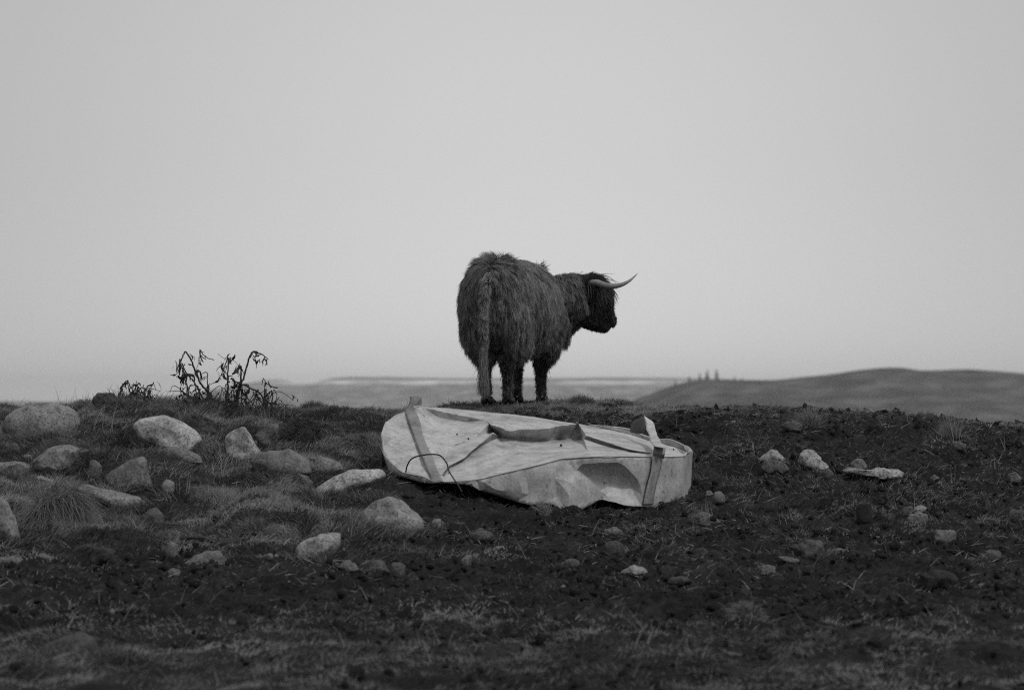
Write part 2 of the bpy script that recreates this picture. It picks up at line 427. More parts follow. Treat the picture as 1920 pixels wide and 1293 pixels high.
# ------------------------------------------------------------ crumpled tank
def cA(x, y): return (700 + x / 6.4, 730 + y / 6.4)
def cB(x, y): return (1030 + x / 6.4, 770 + y / 6.4)
def cM(x, y): return (680 + x / 2.909, 720 + y / 2.909)
TC = 19.35
def plan_u(px):
    return np.sqrt(max(0.0, 1 - (min(max((px - 1005) / 296.0, -1), 1)) ** 2))
def d_front(px): return TC - 0.85 * plan_u(px)
def d_back(px): return TC + 0.95 * plan_u(px)
FRONT = [cA(95,535), cA(100,700), cA(140,800), cA(250,910), cA(360,995), cA(590,1045), cA(690,1085), cA(870,1108), cA(1240,1080), cA(1560,1005), cA(1920,920), cB(0,615), cB(150,575), cB(280,565), cB(560,548), cB(840,545), cB(1240,550), cB(1390,550), cB(1610,540), cB(1650,495)]
BACK = [cA(95,535), cA(140,400), cA(225,335), cA(300,295), cA(385,265), cA(500,205), cA(590,208), cA(900,222), cA(1300,262), cA(1920,325), cB(150,128), cB(345,155), cB(480,180), cB(720,222), cB(950,275), cB(1190,355), cB(1330,385), cB(1500,430), cB(1650,495)]
_fp = np.array(FRONT); _bp = np.array(BACK)
def lid_d(px, py):
    yf = np.interp(px, _fp[:, 0], _fp[:, 1]); yb = np.interp(px, _bp[:, 0], _bp[:, 1])
    t = min(max((yf - py) / max(yf - yb, 1e-3), 0), 1)
    df, db = d_front(px), d_back(px)
    # true mapping of a tilted plane: 1/d is linear in the row
    return 1.0 / ((1 - t) / df + t / db)

def sheet(name, outline, lines, dover, mat, thick=0.004, cuts=3, amp=0.004, seed=3, smooth=2, sharp=24, dfun=lid_d, parent=None, extra=(), zones=(), jit=0.0):
    """a bent sheet: outline and crease lines (photo points), each with its own distance, triangulated and crumpled"""
    V, D, E, key = [], [], [], {}
    def vid(p, d=None):
        k = (round(p[0], 2), round(p[1], 2))
        if k not in key:
            key[k] = len(V); V.append(Vector(p)); D.append(dover.get(k, None) if d is None else d)
        elif d is not None: D[key[k]] = d
        return key[k]
    loop = [vid(p) for p in outline]
    for ln in lines:
        ids = [vid(p[:2], p[2] if len(p) > 2 else None) for p in ln]
        E += [(a, b) for a, b in zip(ids, ids[1:]) if a != b]
    for p in extra: vid(p[:2], p[2] if len(p) > 2 else None)
    r = delaunay_2d_cdt(V, E, [loop], 1, 1e-4)
    ov, oe, of, orig = r[0], r[1], r[2], r[3]
    bm = bmesh.new(); bv = []
    for v, og in zip(ov, orig):
        d = None
        for o_ in og:
            if D[o_] is not None: d = D[o_]
        if d is None: d = dfun(v.x, v.y)
        bv.append(bm.verts.new(W(v.x, v.y, d)))
    for f in of:
        try: bm.faces.new([bv[i] for i in f])
        except ValueError: pass
    bmesh.ops.triangulate(bm, faces=bm.faces)
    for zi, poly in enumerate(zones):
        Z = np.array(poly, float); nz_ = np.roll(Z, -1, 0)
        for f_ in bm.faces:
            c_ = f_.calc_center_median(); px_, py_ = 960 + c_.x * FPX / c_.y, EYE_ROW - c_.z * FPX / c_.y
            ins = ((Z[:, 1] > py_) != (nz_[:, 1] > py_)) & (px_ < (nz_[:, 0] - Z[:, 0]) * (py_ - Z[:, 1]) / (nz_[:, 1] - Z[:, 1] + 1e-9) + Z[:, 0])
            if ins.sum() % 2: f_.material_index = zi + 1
    for _ in range(cuts):
        es = [e for e in bm.edges if e.calc_length() > 0.045]
        if es: bmesh.ops.subdivide_edges(bm, edges=es, cuts=1)
        bmesh.ops.triangulate(bm, faces=bm.faces)
    bmesh.ops.recalc_face_normals(bm, faces=bm.faces)
    for _ in range(smooth):
        bmesh.ops.smooth_vert(bm, verts=[v for v in bm.verts if not v.is_boundary], factor=0.35, use_axis_x=True, use_axis_y=True, use_axis_z=True)
    bm.verts.ensure_lookup_table()
    co = np.array([v.co for v in bm.verts]); no = np.array([v.normal for v in bm.verts])
    nz = vnoise(co[:, 0] * 5, co[:, 1] * 5, co[:, 2] * 5, seed) + 0.5 * vnoise(co[:, 0] * 13, co[:, 1] * 13, co[:, 2] * 13, seed + 1)
    co = co + no * (nz * amp)[:, None]
    for v, c in zip(bm.verts, co): v.co = c
    if sum(f.normal.z - f.normal.y for f in bm.faces) < 0: bmesh.ops.reverse_faces(bm, faces=bm.faces)
    me = bpy.data.meshes.new(name); bm.to_mesh(me); bm.free()
    for p in me.polygons: p.use_smooth = True
    me.set_sharp_from_angle(angle=math.radians(sharp))
    me.materials.append(mat)
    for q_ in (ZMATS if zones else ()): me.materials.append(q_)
    o = new_obj(name, me, None, parent)
    if thick:
        s = o.modifiers.new('thickness', 'SOLIDIFY'); s.thickness = thick; s.offset = -1
    return o

tank_base = W(1005, 930, 19.2)
tank = new_obj('crumpled_tank', None)
tank.location = tank_base
tag(tank, 'crushed pale galvanised metal tank lying upside down on dark soil below the cow', 'metal tank')
def to_tank(o):
    o.parent = tank; o.matrix_parent_inverse = Matrix.Translation(-tank_base)
    return o

dov = {}
def kk_(p): return (round(p[0], 2), round(p[1], 2))
LIP = [cA(1410,420), cA(1475,440), cA(1550,462), cA(1585,488), cA(1650,497), cA(1690,492), cA(1750,478), cA(1830,480), cA(1920,475), cB(0,208), cB(60,192), cB(150,172), cB(210,172), cB(280,158), cB(342,135)]
STB = [cA(1430,500), cA(1480,535), cA(1530,570), cA(1580,580), cA(1640,590), cA(1690,595), cA(1760,600), cA(1840,608), cA(1920,615), cB(0,358), cB(60,349), cB(130,343), cB(210,342), cB(290,338), cB(380,325)]
for a_, b_ in zip(LIP, STB):
    dov[kk_(a_)] = lid_d(*a_) - 0.05; dov[kk_(b_)] = lid_d(*a_) + 0.12
# overlap seam at the back left, growing into the step
S1 = [cA(590,212), cA(940,290), cA(1350,368), cA(1410,420)]; S2 = [cA(545,285), cA(800,345), cA(1100,385), cA(1390,412)]
dov[kk_(S2[0])] = lid_d(*S2[0])
for a_, b_, k_ in zip(S1[1:], S2[1:], (.02, .045, .03)): dov[kk_(b_)] = lid_d(*a_) + k_
# crease running down to the left front
V1 = [cA(1440,520), cA(1300,640), cA(1200,720), cA(1090,825), cA(900,920), cA(820,1030)]
V2 = [STB[2], cA(1400,618), cA(1230,722), cA(1110,832), cA(920,935), cA(845,1050)]
for a_, b_, k_ in zip(V1, V2, (.0, .15, .13, .10, .05, .0)):
    dov[kk_(a_)] = lid_d(*a_) + .02
    if b_ is not V2[0]: dov[kk_(b_)] = lid_d(*a_) + .02 + k_
# crease running to the right
R1 = [cB(440,295), cB(640,358), cB(800,412), cB(960,462), cB(1235,502)]
R2 = [cB(410,332), cB(610,396), cB(780,445), cB(940,482), cB(1200,520)]
for a_, b_, k_ in zip(R1, R2, (.05, .07, .06, .04, .0)):
    dov[kk_(a_)] = lid_d(*a_) - .015; dov[kk_(b_)] = lid_d(*a_) + k_
_low = np.array([(q[0], q[1], dov[kk_(q)]) for q in V2[::-1] + STB[3:] + R2])
_s2 = np.array([(q[0], q[1], dov[kk_(q)]) for q in S2])
_v1 = np.array([(q[0], q[1], dov[kk_(q)]) for q in V1[::-1]])
def lid_d2(px, py):
    yf = np.interp(px, _fp[:, 0], _fp[:, 1])
    if _low[0, 0] <= px <= _low[-1, 0]:
        yl, dl = np.interp(px, _low[:, 0], _low[:, 1]), np.interp(px, _low[:, 0], _low[:, 2])
        if py > yl - .3:
            t = min(max((yf - py) / max(yf - yl, 1e-3), 0), 1); return 1 / ((1 - t) / d_front(px) + t / dl)
    if _s2[0, 0] <= px <= _s2[-1, 0]:
        yl, dl = np.interp(px, _s2[:, 0], _s2[:, 1]), np.interp(px, _s2[:, 0], _s2[:, 2])
        if py > yl:
            if px > _v1[0, 0]: y2, d2 = np.interp(px, _v1[:, 0], _v1[:, 1]), np.interp(px, _v1[:, 0], _v1[:, 2])
            else: y2, d2 = yf, d_front(px)
            t = min(max((y2 - py) / max(y2 - yl, 1e-3), 0), 1); return 1 / ((1 - t) / d2 + t / dl)
    return lid_d(px, py)
outline = FRONT + BACK[1:-1][::-1]
lines = [LIP, STB, [LIP[0], STB[0]], [LIP[-1], STB[-1]], [LIP[-1], cB(345,155)], S1, S2, V1, V2, [STB[0], V1[0]], [STB[2], V1[0]], R1, R2, [STB[-1], R2[0], R1[0]],
         [S2[3], STB[0]], [cA(640,585), cA(900,560), cA(1000,545)], [cA(1010,500), cA(1390,410)], [cA(620,690), cA(900,690), cA(1200,590)]]
ex = []
ZMATS = [M_GRIME_SHADE, M_GRIME_SHADE, M_STEP_SHADE, M_STEP_SHADE]  # overhang shade put into crease and step face colour; creases hold grime too
for px in range(735, 1290, 30):
    yf = np.interp(px, _fp[:, 0], _fp[:, 1]); yb = np.interp(px, _bp[:, 0], _bp[:, 1])
    for t in (0.2, 0.5, 0.8):
        py = yf + (yb - yf) * t
        near = min(min(math.hypot(px - q[0], py - q[1]) for q in L) for L in (LIP, STB, S1, S2, V1, V2, R1, R2))
        if near > 11: ex.append((px + float(rng.uniform(-9, 9)), py + float(rng.uniform(-3, 3))))
ex = [(a, b, lid_d2(a, b) + float(rng.normal(0, .02))) for a, b in ex]
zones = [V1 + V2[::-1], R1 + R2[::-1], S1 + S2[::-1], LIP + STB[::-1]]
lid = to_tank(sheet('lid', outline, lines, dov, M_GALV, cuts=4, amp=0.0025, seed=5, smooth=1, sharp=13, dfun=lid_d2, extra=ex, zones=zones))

# front wall with its dent and ragged lower edge
def wall_d(px, py): return d_front(px) - 0.004
TOP = [(p[0], p[1]) for p in FRONT]
BOT = [cA(118,800), cA(150,880), cA(195,1005), cA(300,1035), cA(400,1060), cA(560,1110), cA(700,1125), cA(840,1120), cM(560,545), cM(640,580), cM(700,596), cM(760,618), cM(840,640), cM(920,658), cM(985,650), cM(1040,655), cM(1060,680), cB(205,1212), cM(1130,694), cM(1200,680),
       cB(540,1108), cB(600,1065), cB(640,1052), cB(720,1075), cB(800,1090), cB(900,1125), cB(1010,1140), cB(1110,1145), cB(1240,1162), cB(1330,1157), cB(1450,1112), cB(1480,1085), cB(1550,1097), cB(1620,1067), cB(1690,1012), cB(1700,830), cB(1720,490)]
NOSE = [cB(330,715), cB(440,795), cB(530,882), cB(590,960), cB(612,1010), cB(604,1060)]
INN = [cB(345,712), cB(452,790), cB(545,880), cB(605,955), cB(626,1010), cB(626,1048)]
DTOP = [cB(330,715), cB(400,640), cB(620,622), cB(830,618), cB(900,660), cB(1040,800), cB(1090,900), cB(1108,1000), cB(1112,1140)]
wd = {}
for p, k in zip(NOSE, (-0.01, -0.01, 0.0, 0.005, 0.01, 0.02)): wd[kk_(p)] = wall_d(*p) + k
for p, k in zip(INN, (0.03, 0.07, 0.10, 0.11, 0.10, 0.09)): wd[kk_(p)] = wall_d(*p) + k
inner = [(cB(450,680), .07), (cB(650,665), .08), (cB(830,665), .08), (cB(520,770), .14), (cB(700,780), .17), (cB(880,770), .13), (cB(960,830), .10), (cB(700,900), .17), (cB(850,930), .15), (cB(1000,930), .09), (cB(1040,1040), .05), (cB(920,1050), .08), (cB(760,1010), .12), (cB(680,1010), .11), (cB(1020,1110), .03), (cB(880,1100), .05)]
bul = [(cB(60,800), -.04), (cB(100,1020), -.05), (cB(400,960), -.045), (cB(480,1080), -.03), (cB(360,1140), -.05)]
RIDGE = [cB(325,735), cB(285,860), cB(240,1000), cB(205,1212)]
for p, k in zip(RIDGE, (-.03, -.075, -.095, -.09)): wd[kk_(p)] = wall_d(*p) + k
wex = [(p[0], p[1], wall_d(*p) + k * .62) for p, k in inner] + [(p[0], p[1], wall_d(*p) + k) for p, k in bul]
for px in range(890, 1000, 22):
    for t in (0.35, 0.7):
        yt = np.interp(px, _fp[:, 0], _fp[:, 1]); yb_ = np.interp(px, [q[0] for q in BOT[:19]], [q[1] for q in BOT[:19]])
        py = yt + (yb_ - yt) * t
        wex.append((px + float(rng.uniform(-6, 6)), py, wall_d(px, py) - 0.02 * math.sin(t * math.pi) + float(rng.normal(0, .004))))
_all = TOP[:-1] + [cB(1660,500), cB(1720,485)]
# the right end curls round the side
for p, k in ((cB(1720,485), TC), (cB(1720,490), TC), (cB(1700,830), TC), (cB(1690,1012), TC - .02), (cB(1660,500), d_front(1289))): wd[kk_(p)] = k
for p in BOT:
    if 990 < p[0] < 1120 and kk_(p) not in wd: wd[kk_(p)] = wall_d(*p) + float(np.interp(p[0], [990, 1062, 1095, 1120], [-.03, -.09, -.05, .0]))
wl = [RIDGE, NOSE, INN, DTOP, [cA(1240,1080), cA(1270,1180)], [cA(1800,950), cA(1830,1050), cM(905,600), cM(920,658)], [cB(1600,545), cB(1590,800), cB(1550,1097)]]
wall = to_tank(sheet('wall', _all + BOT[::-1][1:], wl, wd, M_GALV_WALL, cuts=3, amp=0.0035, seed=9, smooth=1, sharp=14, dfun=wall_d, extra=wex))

# back wall and the rolled rim
def ribbon(name, left, right, mat, thick=0.004, parent=None, sub=2, amp=0.0):
    L = np.array([W(*p) for p in left]); R = np.array([W(*p) for p in right]); n = max(24, len(L) * 4)
    L = catmull(L, n); R = catmull(R, n); k = 5
    v = np.concatenate([L[:, None] + (R - L)[:, None] * np.linspace(0, 1, k)[None, :, None]]).reshape(-1, 3)
    if amp:
        v = v + amp * np.stack([vnoise(v[:, 0] * 9, v[:, 1] * 9, v[:, 2] * 9, 1), vnoise(v[:, 0] * 9, v[:, 1] * 9, v[:, 2] * 9, 2), vnoise(v[:, 0] * 9, v[:, 1] * 9, v[:, 2] * 9, 3)], -1)
    ii = np.arange(n * k).reshape(n, k)
    q = np.stack([ii[:-1, :-1], ii[:-1, 1:], ii[1:, 1:], ii[1:, :-1]], -1).reshape(-1, 4)
    o = new_obj(name, np_mesh(name, v, q), mat, parent)
    s = o.modifiers.new('thickness', 'SOLIDIFY'); s.thickness = thick; s.offset = 0
    return o
bk = [(p[0], p[1], d_back(p[0]) + 0.006) for p in BACK]
lo = []
for p in bk:
    w = W(*p); g = float(H0(w.x, w.y)); zz = min(w.z - 0.02, g - 0.02)
    lo.append((p[0], EYE_ROW - zz * FPX / p[2], p[2]))
to_tank(ribbon('wall', [bk[i] for i in range(0, len(bk), 2)] + [bk[-1]], [lo[i] for i in range(0, len(lo), 2)] + [lo[-1]], M_GALV_WALL))
fr = [W(p[0], p[1], d_front(p[0]) - 0.006) for p in FRONT]
to_tank(new_obj('rolled_rim', tube_mesh('rolled_rim', [Vector(c) for c in catmull(fr, 120)], 0.003, 6), M_GALV_WALL))
rim_top = [cB(470,168), cB(720,188), cB(960,222), cB(1150,300), cB(1320,340), cB(1440,345), cB(1560,388), cB(1630,425)]
rim_low = [cB(480,195), cB(720,225), cB(950,280), cB(1190,362), cB(1330,392), cB(1430,415), cB(1540,455), cB(1650,500)]
rt = [(p[0], p[1], d_back(q[0]) + 0.02) for p, q in zip(rim_top, rim_low)]
to_tank(ribbon('rim_lip', rt, [(q[0], q[1], d_back(q[0]) - 0.005) for q in rim_low], M_STRAP, 0.005, amp=0.006))
to_tank(new_obj('rolled_rim', tube_mesh('rolled_rim', [Vector(c) for c in catmull([W(*p) for p in rt], 60)], 0.006, 6), M_GALV))
ce = [cB(1615,420), cB(1650,418), cB(1690,445), cB(1722,488)]; cl_ = [cB(1625,470), cB(1655,492), cB(1680,515), cB(1700,560)]
to_tank(ribbon('rim_corner', [(p[0], p[1], TC + k) for p, k in zip(ce, (.12, .1, .05, .0))], [(p[0], p[1], TC + k) for p, k in zip(cl_, (.08, .03, -.02, -.03))], M_GALV_WALL, 0.005))

# flat steel straps
def on_lid(pts, dd): return [(p[0], p[1], lid_d(*p) + dd) for p in pts]
stL = [cA(438,92), cA(436,150), cA(405,215), cA(385,270), cA(440,420), cA(500,570), cA(570,760), cA(640,940), cA(705,1120)]
stR = [cA(572,76), cA(556,135), cA(490,200), cA(498,250), cA(555,370), cA(600,560), cA(680,740), cA(760,940), cA(838,1095)]
d0 = d_back(770)
def strap_d(pts): return [(p[0], p[1], (d0 - 0.03 - 0.01 * i) if i < 3 else lid_d(*p) - 0.035) for i, p in enumerate(pts)]
s1 = to_tank(ribbon('strap', strap_d(stL), strap_d(stR), M_STRAP, 0.0035, amp=0.004)); s1['label'] = 'left steel strap with its end standing up'
hk = ribbon('bent_end', [(*cA(572,76), d0 - .03), (*cA(582,120), d0 + .03), (*cA(578,185), d0 + .05)], [(*cA(545,130), d0 - .04), (*cA(535,165), d0 - .02), (*cA(488,186), d0 - .02)], M_STRAP, 0.0035, parent=s1)
rL = [cB(1135,60), cB(1150,150), cB(1160,215), cB(1195,290), cB(1205,360), cB(1255,425)]
rR = [cB(1165,85), cB(1250,140), cB(1275,225), cB(1290,290), cB(1322,345), cB(1392,455)]
dR = [19.62, 19.6, 19.56, 19.4, 19.2, 18.72]
s2 = to_tank(ribbon('strap', [(p[0], p[1], d) for p, d in zip(rL, dR)], [(p[0], p[1], d) for p, d in zip(rR, dR)], M_GALV, 0.0035, amp=0.004)); s2['label'] = 'right strap with a kinked upright end'
fl = ribbon('bent_end', [(*cB(1135,60), 19.63), (*cB(1070,92), 19.7), (*cB(1000,132), 19.76), (*cB(968,236), 19.78)], [(*cB(1160,200), 19.55), (*cB(1140,240), 19.6), (*cB(1110,272), 19.66), (*cB(985,262), 19.76)], M_FLAP, 0.006, parent=s2)  # inner side of the bend, its shade put into a darker base colour
bkL = [cB(1255,422), cB(1246,490), cB(1238,548)]; bkR = [cB(1392,456), cB(1386,515), cB(1372,570)]
b3 = ribbon('bracket', [(p[0], p[1], d_front(1240) - k) for p, k in zip(bkL, (.02, .05, .03))], [(p[0], p[1], d_front(1240) - k) for p, k in zip(bkR, (.02, .05, .03))], M_STRAP, 0.008, parent=s2)
vL = [cB(1240,545), cB(1222,700), cB(1185,850), cB(1150,1000), cB(1128,1125)]; vR = [cB(1362,565), cB(1335,700), cB(1292,850), cB(1255,1000), cB(1240,1125)]
to_tank(ribbon('upright_strap', [(p[0], p[1], d_front(p[0]) - .03) for p in vL], [(p[0], p[1], d_front(p[0]) - .02) for p in vR], M_STRAP, 0.0035, amp=0.004))
for p, r in ((cB(140,420), .010), (cA(1140,600), .007), (cB(1490,470), .005), (cA(1005,545), .006)):  # dark stubs added to stand for small holes in the lid
    c = W(p[0], p[1], lid_d(*p) - 0.012)
    me = tube_mesh('hole_stub', [c, c + Vector((0, -0.004, 0.012))], [r * 1.0, r * .6], 8)
    to_tank(new_obj('hole_stub', me, M_WIRE))

# dark wire hoop stuck in the soil in front of the tank
hp = [cA(390,990), cA(405,920), cA(440,850), cA(500,808), cA(600,785), cA(700,775), cA(790,785), cA(840,825), cA(885,890), cA(905,970), cA(960,1060), cA(1020,1150), cA(1065,1230)]
hd = [18.72, 18.66, 18.62, 18.6, 18.6, 18.6, 18.6, 18.58, 18.56, 18.52, 18.5, 18.48, 18.45]
hv = catmull([W(p[0], p[1], d - 0.1) for p, d in zip(hp, hd)], 60)
hoop = new_obj('wire_hoop', tube_mesh('wire_hoop', [Vector(v) for v in hv], 0.0048, 8), M_WIRE)
tag(hoop, 'thin dark bent rod arching up in front of the left end of the metal tank', 'metal rod')
# ------------------------------------------------------------ highland cow, seen from behind, head turned to the right
CO = Vector((px_x(932, 22.5), 22.5, 0)); CO.z = -(757 - EYE_ROW) / FPX * 22.5
YAW = math.radians(13)
cf, sf = math.cos(YAW), math.sin(YAW)
def L(x, y, z): return Vector((x * cf + y * sf, y * cf - x * sf, z))          # cow's own axes -> place axes, relative to CO
def P(px, py, a): d = CO.y + a; return W(px, py, d) - CO                           # photo point at a metres beyond the hind feet

def loft(bm, rings):
    """rings: (centre Vector, axis Vector, rx, rz); rz along world up"""
    vs = []
    for c, ax, rx, rz in rings:
        ax = ax.normalized(); s = ax.cross(Vector((0, 0, 1))).normalized(); u = s.cross(ax)
        vs.append([bm.verts.new(c + s * rx * math.cos(t) + u * rz * math.sin(t)) for t in [2 * math.pi * k / 20 for k in range(20)]])
    for a, b in zip(vs, vs[1:]):
        for k in range(20): bm.faces.new((a[k], a[(k + 1) % 20], b[(k + 1) % 20], b[k]))
    bm.faces.new(vs[0][::-1]); bm.faces.new(vs[-1])
def limb(bm, pts, rads, n=14):
    C = catmull([tuple(p) for p in pts], n); R = np.interp(np.linspace(0, 1, n), np.linspace(0, 1, len(rads)), rads)
    prev = None; vs = []
    for i in range(n):
        t = Vector(C[min(i + 1, n - 1)] - C[max(i - 1, 0)]).normalized()
        u = t.cross(Vector((0.2, 1, 0.1))) if prev is None else prev - t * prev.dot(t)
        u.normalize(); prev = u; w = t.cross(u)
        vs.append([bm.verts.new(Vector(C[i]) + (u * math.cos(a) + w * math.sin(a)) * R[i]) for a in [2 * math.pi * k / 12 for k in range(12)]])
    for a, b in zip(vs, vs[1:]):
        for k in range(12): bm.faces.new((a[k], a[(k + 1) % 12], b[(k + 1) % 12], b[k]))
    bm.faces.new(vs[0][::-1]); bm.faces.new(vs[-1])
def ball(bm, c, rx, ry, rz, rot=None):
    m = Matrix.Translation(c) @ (rot.to_4x4() if rot is not None else Matrix()) @ Matrix.Diagonal((rx, ry, rz, 1))
    bmesh.ops.create_uvsphere(bm, u_segments=20, v_segments=14, radius=1, matrix=m)

bm = bmesh.new()
fw = L(0, 1, 0)
st = [(-.24, .10, .86, .14), (-.20, .20, .83, .24), (-.10, .26, .81, .31), (.08, .31, .795, .335), (.3, .35, .775, .355), (.6, .34, .775, .375), (.9, .32, .775, .365), (1.12, .27, .75, .335), (1.28, .20, .73, .26), (1.38, .10, .72, .15)]
loft(bm, [(L(0, y, zc), fw, hw, hh) for y, hw, zc, hh in st])
# haunches, pin bones, shoulder
for s in (-1, 1):
    ball(bm, L(s * .15, -.02, .66), .125, .22, .27)
    ball(bm, L(s * .18, 1.08, .62), .11, .19, .25)
ball(bm, L(0, -.12, 1.02), .12, .16, .10)
# legs
FEET = []
def gz(v): return 0.0
for s in (-1, 1):
    hx = s * .085
    limb(bm, [L(s*.14, .06, .66), L(s*.135, .10, .48), L(hx*1.15, -.03, .34), L(hx*1.05, -.02, .20), L(hx, .0, .06)], [.14, .115, .066, .043, .044])
    FEET.append(L(hx, .015, .0))
    fx = s * .105
    limb(bm, [L(s*.17, 1.10, .58), L(s*.14, 1.12, .42), L(fx, 1.14, .29), L(fx, 1.14, .17), L(fx, 1.15, .07)], [.13, .09, .055, .041, .046])
    FEET.append(L(fx, 1.165, .01))
# neck, bent to the right, and head
POLL = P(1108, 533, 1.12); MUZ = P(1142, 605, 1.34)
limb(bm, [L(.05, 1.00, .78), L(.18, 1.20, .80), P(1066, 556, 1.12), P(1098, 548, 1.10)], [.28, .24, .195, .15], 16)
limb(bm, [P(1040, 620, 1.1), P(1062, 600, 1.12), P(1085, 585, 1.14)], [.13, .12, .11], 10)
limb(bm, [POLL, P(1122, 556, 1.18), P(1133, 585, 1.28), MUZ], [.115, .118, .088, .066], 14)
ball(bm, P(1106, 585, 1.20), .125, .13, .135)          # jaw and cheek
limb(bm, [P(1095, 598, 1.20), P(1118, 608, 1.27), P(1140, 613, 1.34)], [.075, .066, .055], 10)   # lower jaw
ball(bm, P(1147, 603, 1.37), .048, .05, .055)           # muzzle
ball(bm, P(1108, 527, 1.11), .10, .09, .06)
# tail core
TAIL = [P(934, 512, -.22), P(922, 520, -.30), P(911, 540, -.33), P(907, 580, -.33), P(908, 630, -.31), P(906, 665, -.29), P(905, 690, -.28)]
limb(bm, TAIL, [.045, .042, .037, .034, .03, .024, .014], 26)
bmesh.ops.recalc_face_normals(bm, faces=bm.faces)
me = bpy.data.meshes.new('body_rough'); bm.to_mesh(me); bm.free()
tmp = bpy.data.objects.new('body_rough', me); COL.objects.link(tmp)
r = tmp.modifiers.new('r', 'REMESH'); r.mode = 'VOXEL'; r.voxel_size = 0.016; r.use_smooth_shade = True
s = tmp.modifiers.new('s', 'SMOOTH'); s.iterations = 8; s.factor = 0.5
dg = bpy.context.evaluated_depsgraph_get()
body_me = bpy.data.meshes.new_from_object(tmp.evaluated_get(dg)); body_me.name = 'body'
bpy.data.objects.remove(tmp)
body_me.materials.clear()
cow = new_obj('highland_cow', None); cow.location = CO
tag(cow, 'shaggy dark highland cow seen from behind on the crest with head turned right', 'cow')
body = new_obj('body', body_me, M_SKIN, cow)
for p in body_me.polygons: p.use_smooth = True
# hooves (cloven: two claws)
for f in FEET:
    bmh = bmesh.new()
    for sx in (-1, 1):
        ball(bmh, f + L(sx * .026, .012, .028), .027, .055, .034)
    for v in bmh.verts: v.co.z = max(v.co.z, f.z - 0.004)
    mh = bpy.data.meshes.new('hoof'); bmh.to_mesh(mh); bmh.free()
    new_obj('hoof', mh, M_HOOF, cow)
# horns
hc = [P(1104, 531, 1.05), P(1118, 530, 1.0), P(1133, 534.5, .96), P(1150, 536.5, .94), P(1167, 533, .94), P(1182, 525, .96), P(1196, 512, 1.0)]
hv = catmull([tuple(p) for p in hc], 40); hr = np.interp(np.linspace(0, 1, 40), [0, .25, .5, .75, .93, 1], [.028, .028, .023, .014, .006, .0015])
new_obj('horn', tube_mesh('horn', [Vector(v) for v in hv], list(hr), 14), M_HORN, cow)
lh = [P(1098, 532, 1.20), P(1086, 534, 1.30), P(1078, 540, 1.42), P(1078, 548, 1.54), P(1084, 550, 1.64)]
lv = catmull([tuple(p) for p in lh], 30)
new_obj('horn', tube_mesh('horn', [Vector(v) for v in lv], list(np.interp(np.linspace(0, 1, 30), [0, .4, .8, 1], [.03, .028, .014, .003])), 12), M_HORN, cow)
# eye, nostril, ear
be = bmesh.new(); ball(be, P(1133, 561, 1.10), .018, .018, .018); meye = bpy.data.meshes.new('eye'); be.to_mesh(meye); be.free()
for p in meye.polygons: p.use_smooth = True
new_obj('eye', meye, M_EYE, cow)
be = bmesh.new(); ball(be, P(1154, 597, 1.325), .014, .012, .017); mno = bpy.data.meshes.new('nostril'); be.to_mesh(mno); be.free(); new_obj('nostril', mno, M_EYE, cow)
ear_pts = [P(1092, 540, 1.02), P(1078, 543, .98), P(1062, 545, .97), P(1050, 547, .99)]
ec = catmull([tuple(p) for p in ear_pts], 14); ewid = np.interp(np.linspace(0, 1, 14), [0, .4, .8, 1], [.03, .055, .035, .006])
ev = []
for c, w in zip(ec, ewid):
    for t in np.linspace(-1, 1, 7): ev.append((c[0], c[1] + .03 * (1 - t * t) - .02, c[2] + w * t))
ei = np.arange(14 * 7).reshape(14, 7); eq = np.stack([ei[:-1, :-1], ei[:-1, 1:], ei[1:, 1:], ei[1:, :-1]], -1).reshape(-1, 4)
ear = new_obj('ear', np_mesh('ear', np.array(ev), eq), M_SKIN, cow); so = ear.modifiers.new('t', 'SOLIDIFY'); so.thickness = .01

# ---- coat
def sample_mesh(me, n):
    me.calc_loop_triangles()
    nv = len(me.vertices); co = np.empty(nv * 3); me.vertices.foreach_get('co', co); co = co.reshape(-1, 3)
    no = np.empty(nv * 3); me.vertices.foreach_get('normal', no); no = no.reshape(-1, 3)
    t = np.empty(len(me.loop_triangles) * 3, dtype=np.int32); me.loop_triangles.foreach_get('vertices', t); t = t.reshape(-1, 3)
    A = np.linalg.norm(np.cross(co[t[:, 1]] - co[t[:, 0]], co[t[:, 2]] - co[t[:, 0]]), axis=1)
    k = rng.choice(len(t), n, p=A / A.sum()); u = rng.random(n); v = rng.random(n); m = u + v > 1; u[m] = 1 - u[m]; v[m] = 1 - v[m]
    w = 1 - u - v; tt = t[k]
    p = co[tt[:, 0]] * w[:, None] + co[tt[:, 1]] * u[:, None] + co[tt[:, 2]] * v[:, None]
    q = no[tt[:, 0]] * w[:, None] + no[tt[:, 1]] * u[:, None] + no[tt[:, 2]] * v[:, None]
    return p, q / (np.linalg.norm(q, axis=1)[:, None] + 1e-9)
def seg_dist(p, a, b):
    a = np.array(a); b = np.array(b); ab = b - a; t = np.clip(((p - a) @ ab) / (ab @ ab), 0, 1)
    return np.linalg.norm(p - (a + t[:, None] * ab), axis=1), t
NF = 150000
p, nrm = sample_mesh(body_me, NF)
lx = p[:, 0] * cf - p[:, 1] * sf; ly = p[:, 0] * sf + p[:, 1] * cf; lz = p[:, 2]
hd_, _ = seg_dist(p, POLL, MUZ); hd2, _ = seg_dist(p, P(1095, 598, 1.20), P(1140, 613, 1.34))
head = np.clip(1 - (np.minimum(hd_, hd2) - .12) / .10, 0, 1) * (p[:, 0] > POLL.x - .20)
face = sstep(0.35, 0.8, ((p - np.array(POLL)) @ np.array(MUZ - POLL)) / (MUZ - POLL).length_squared) * (head > .4)
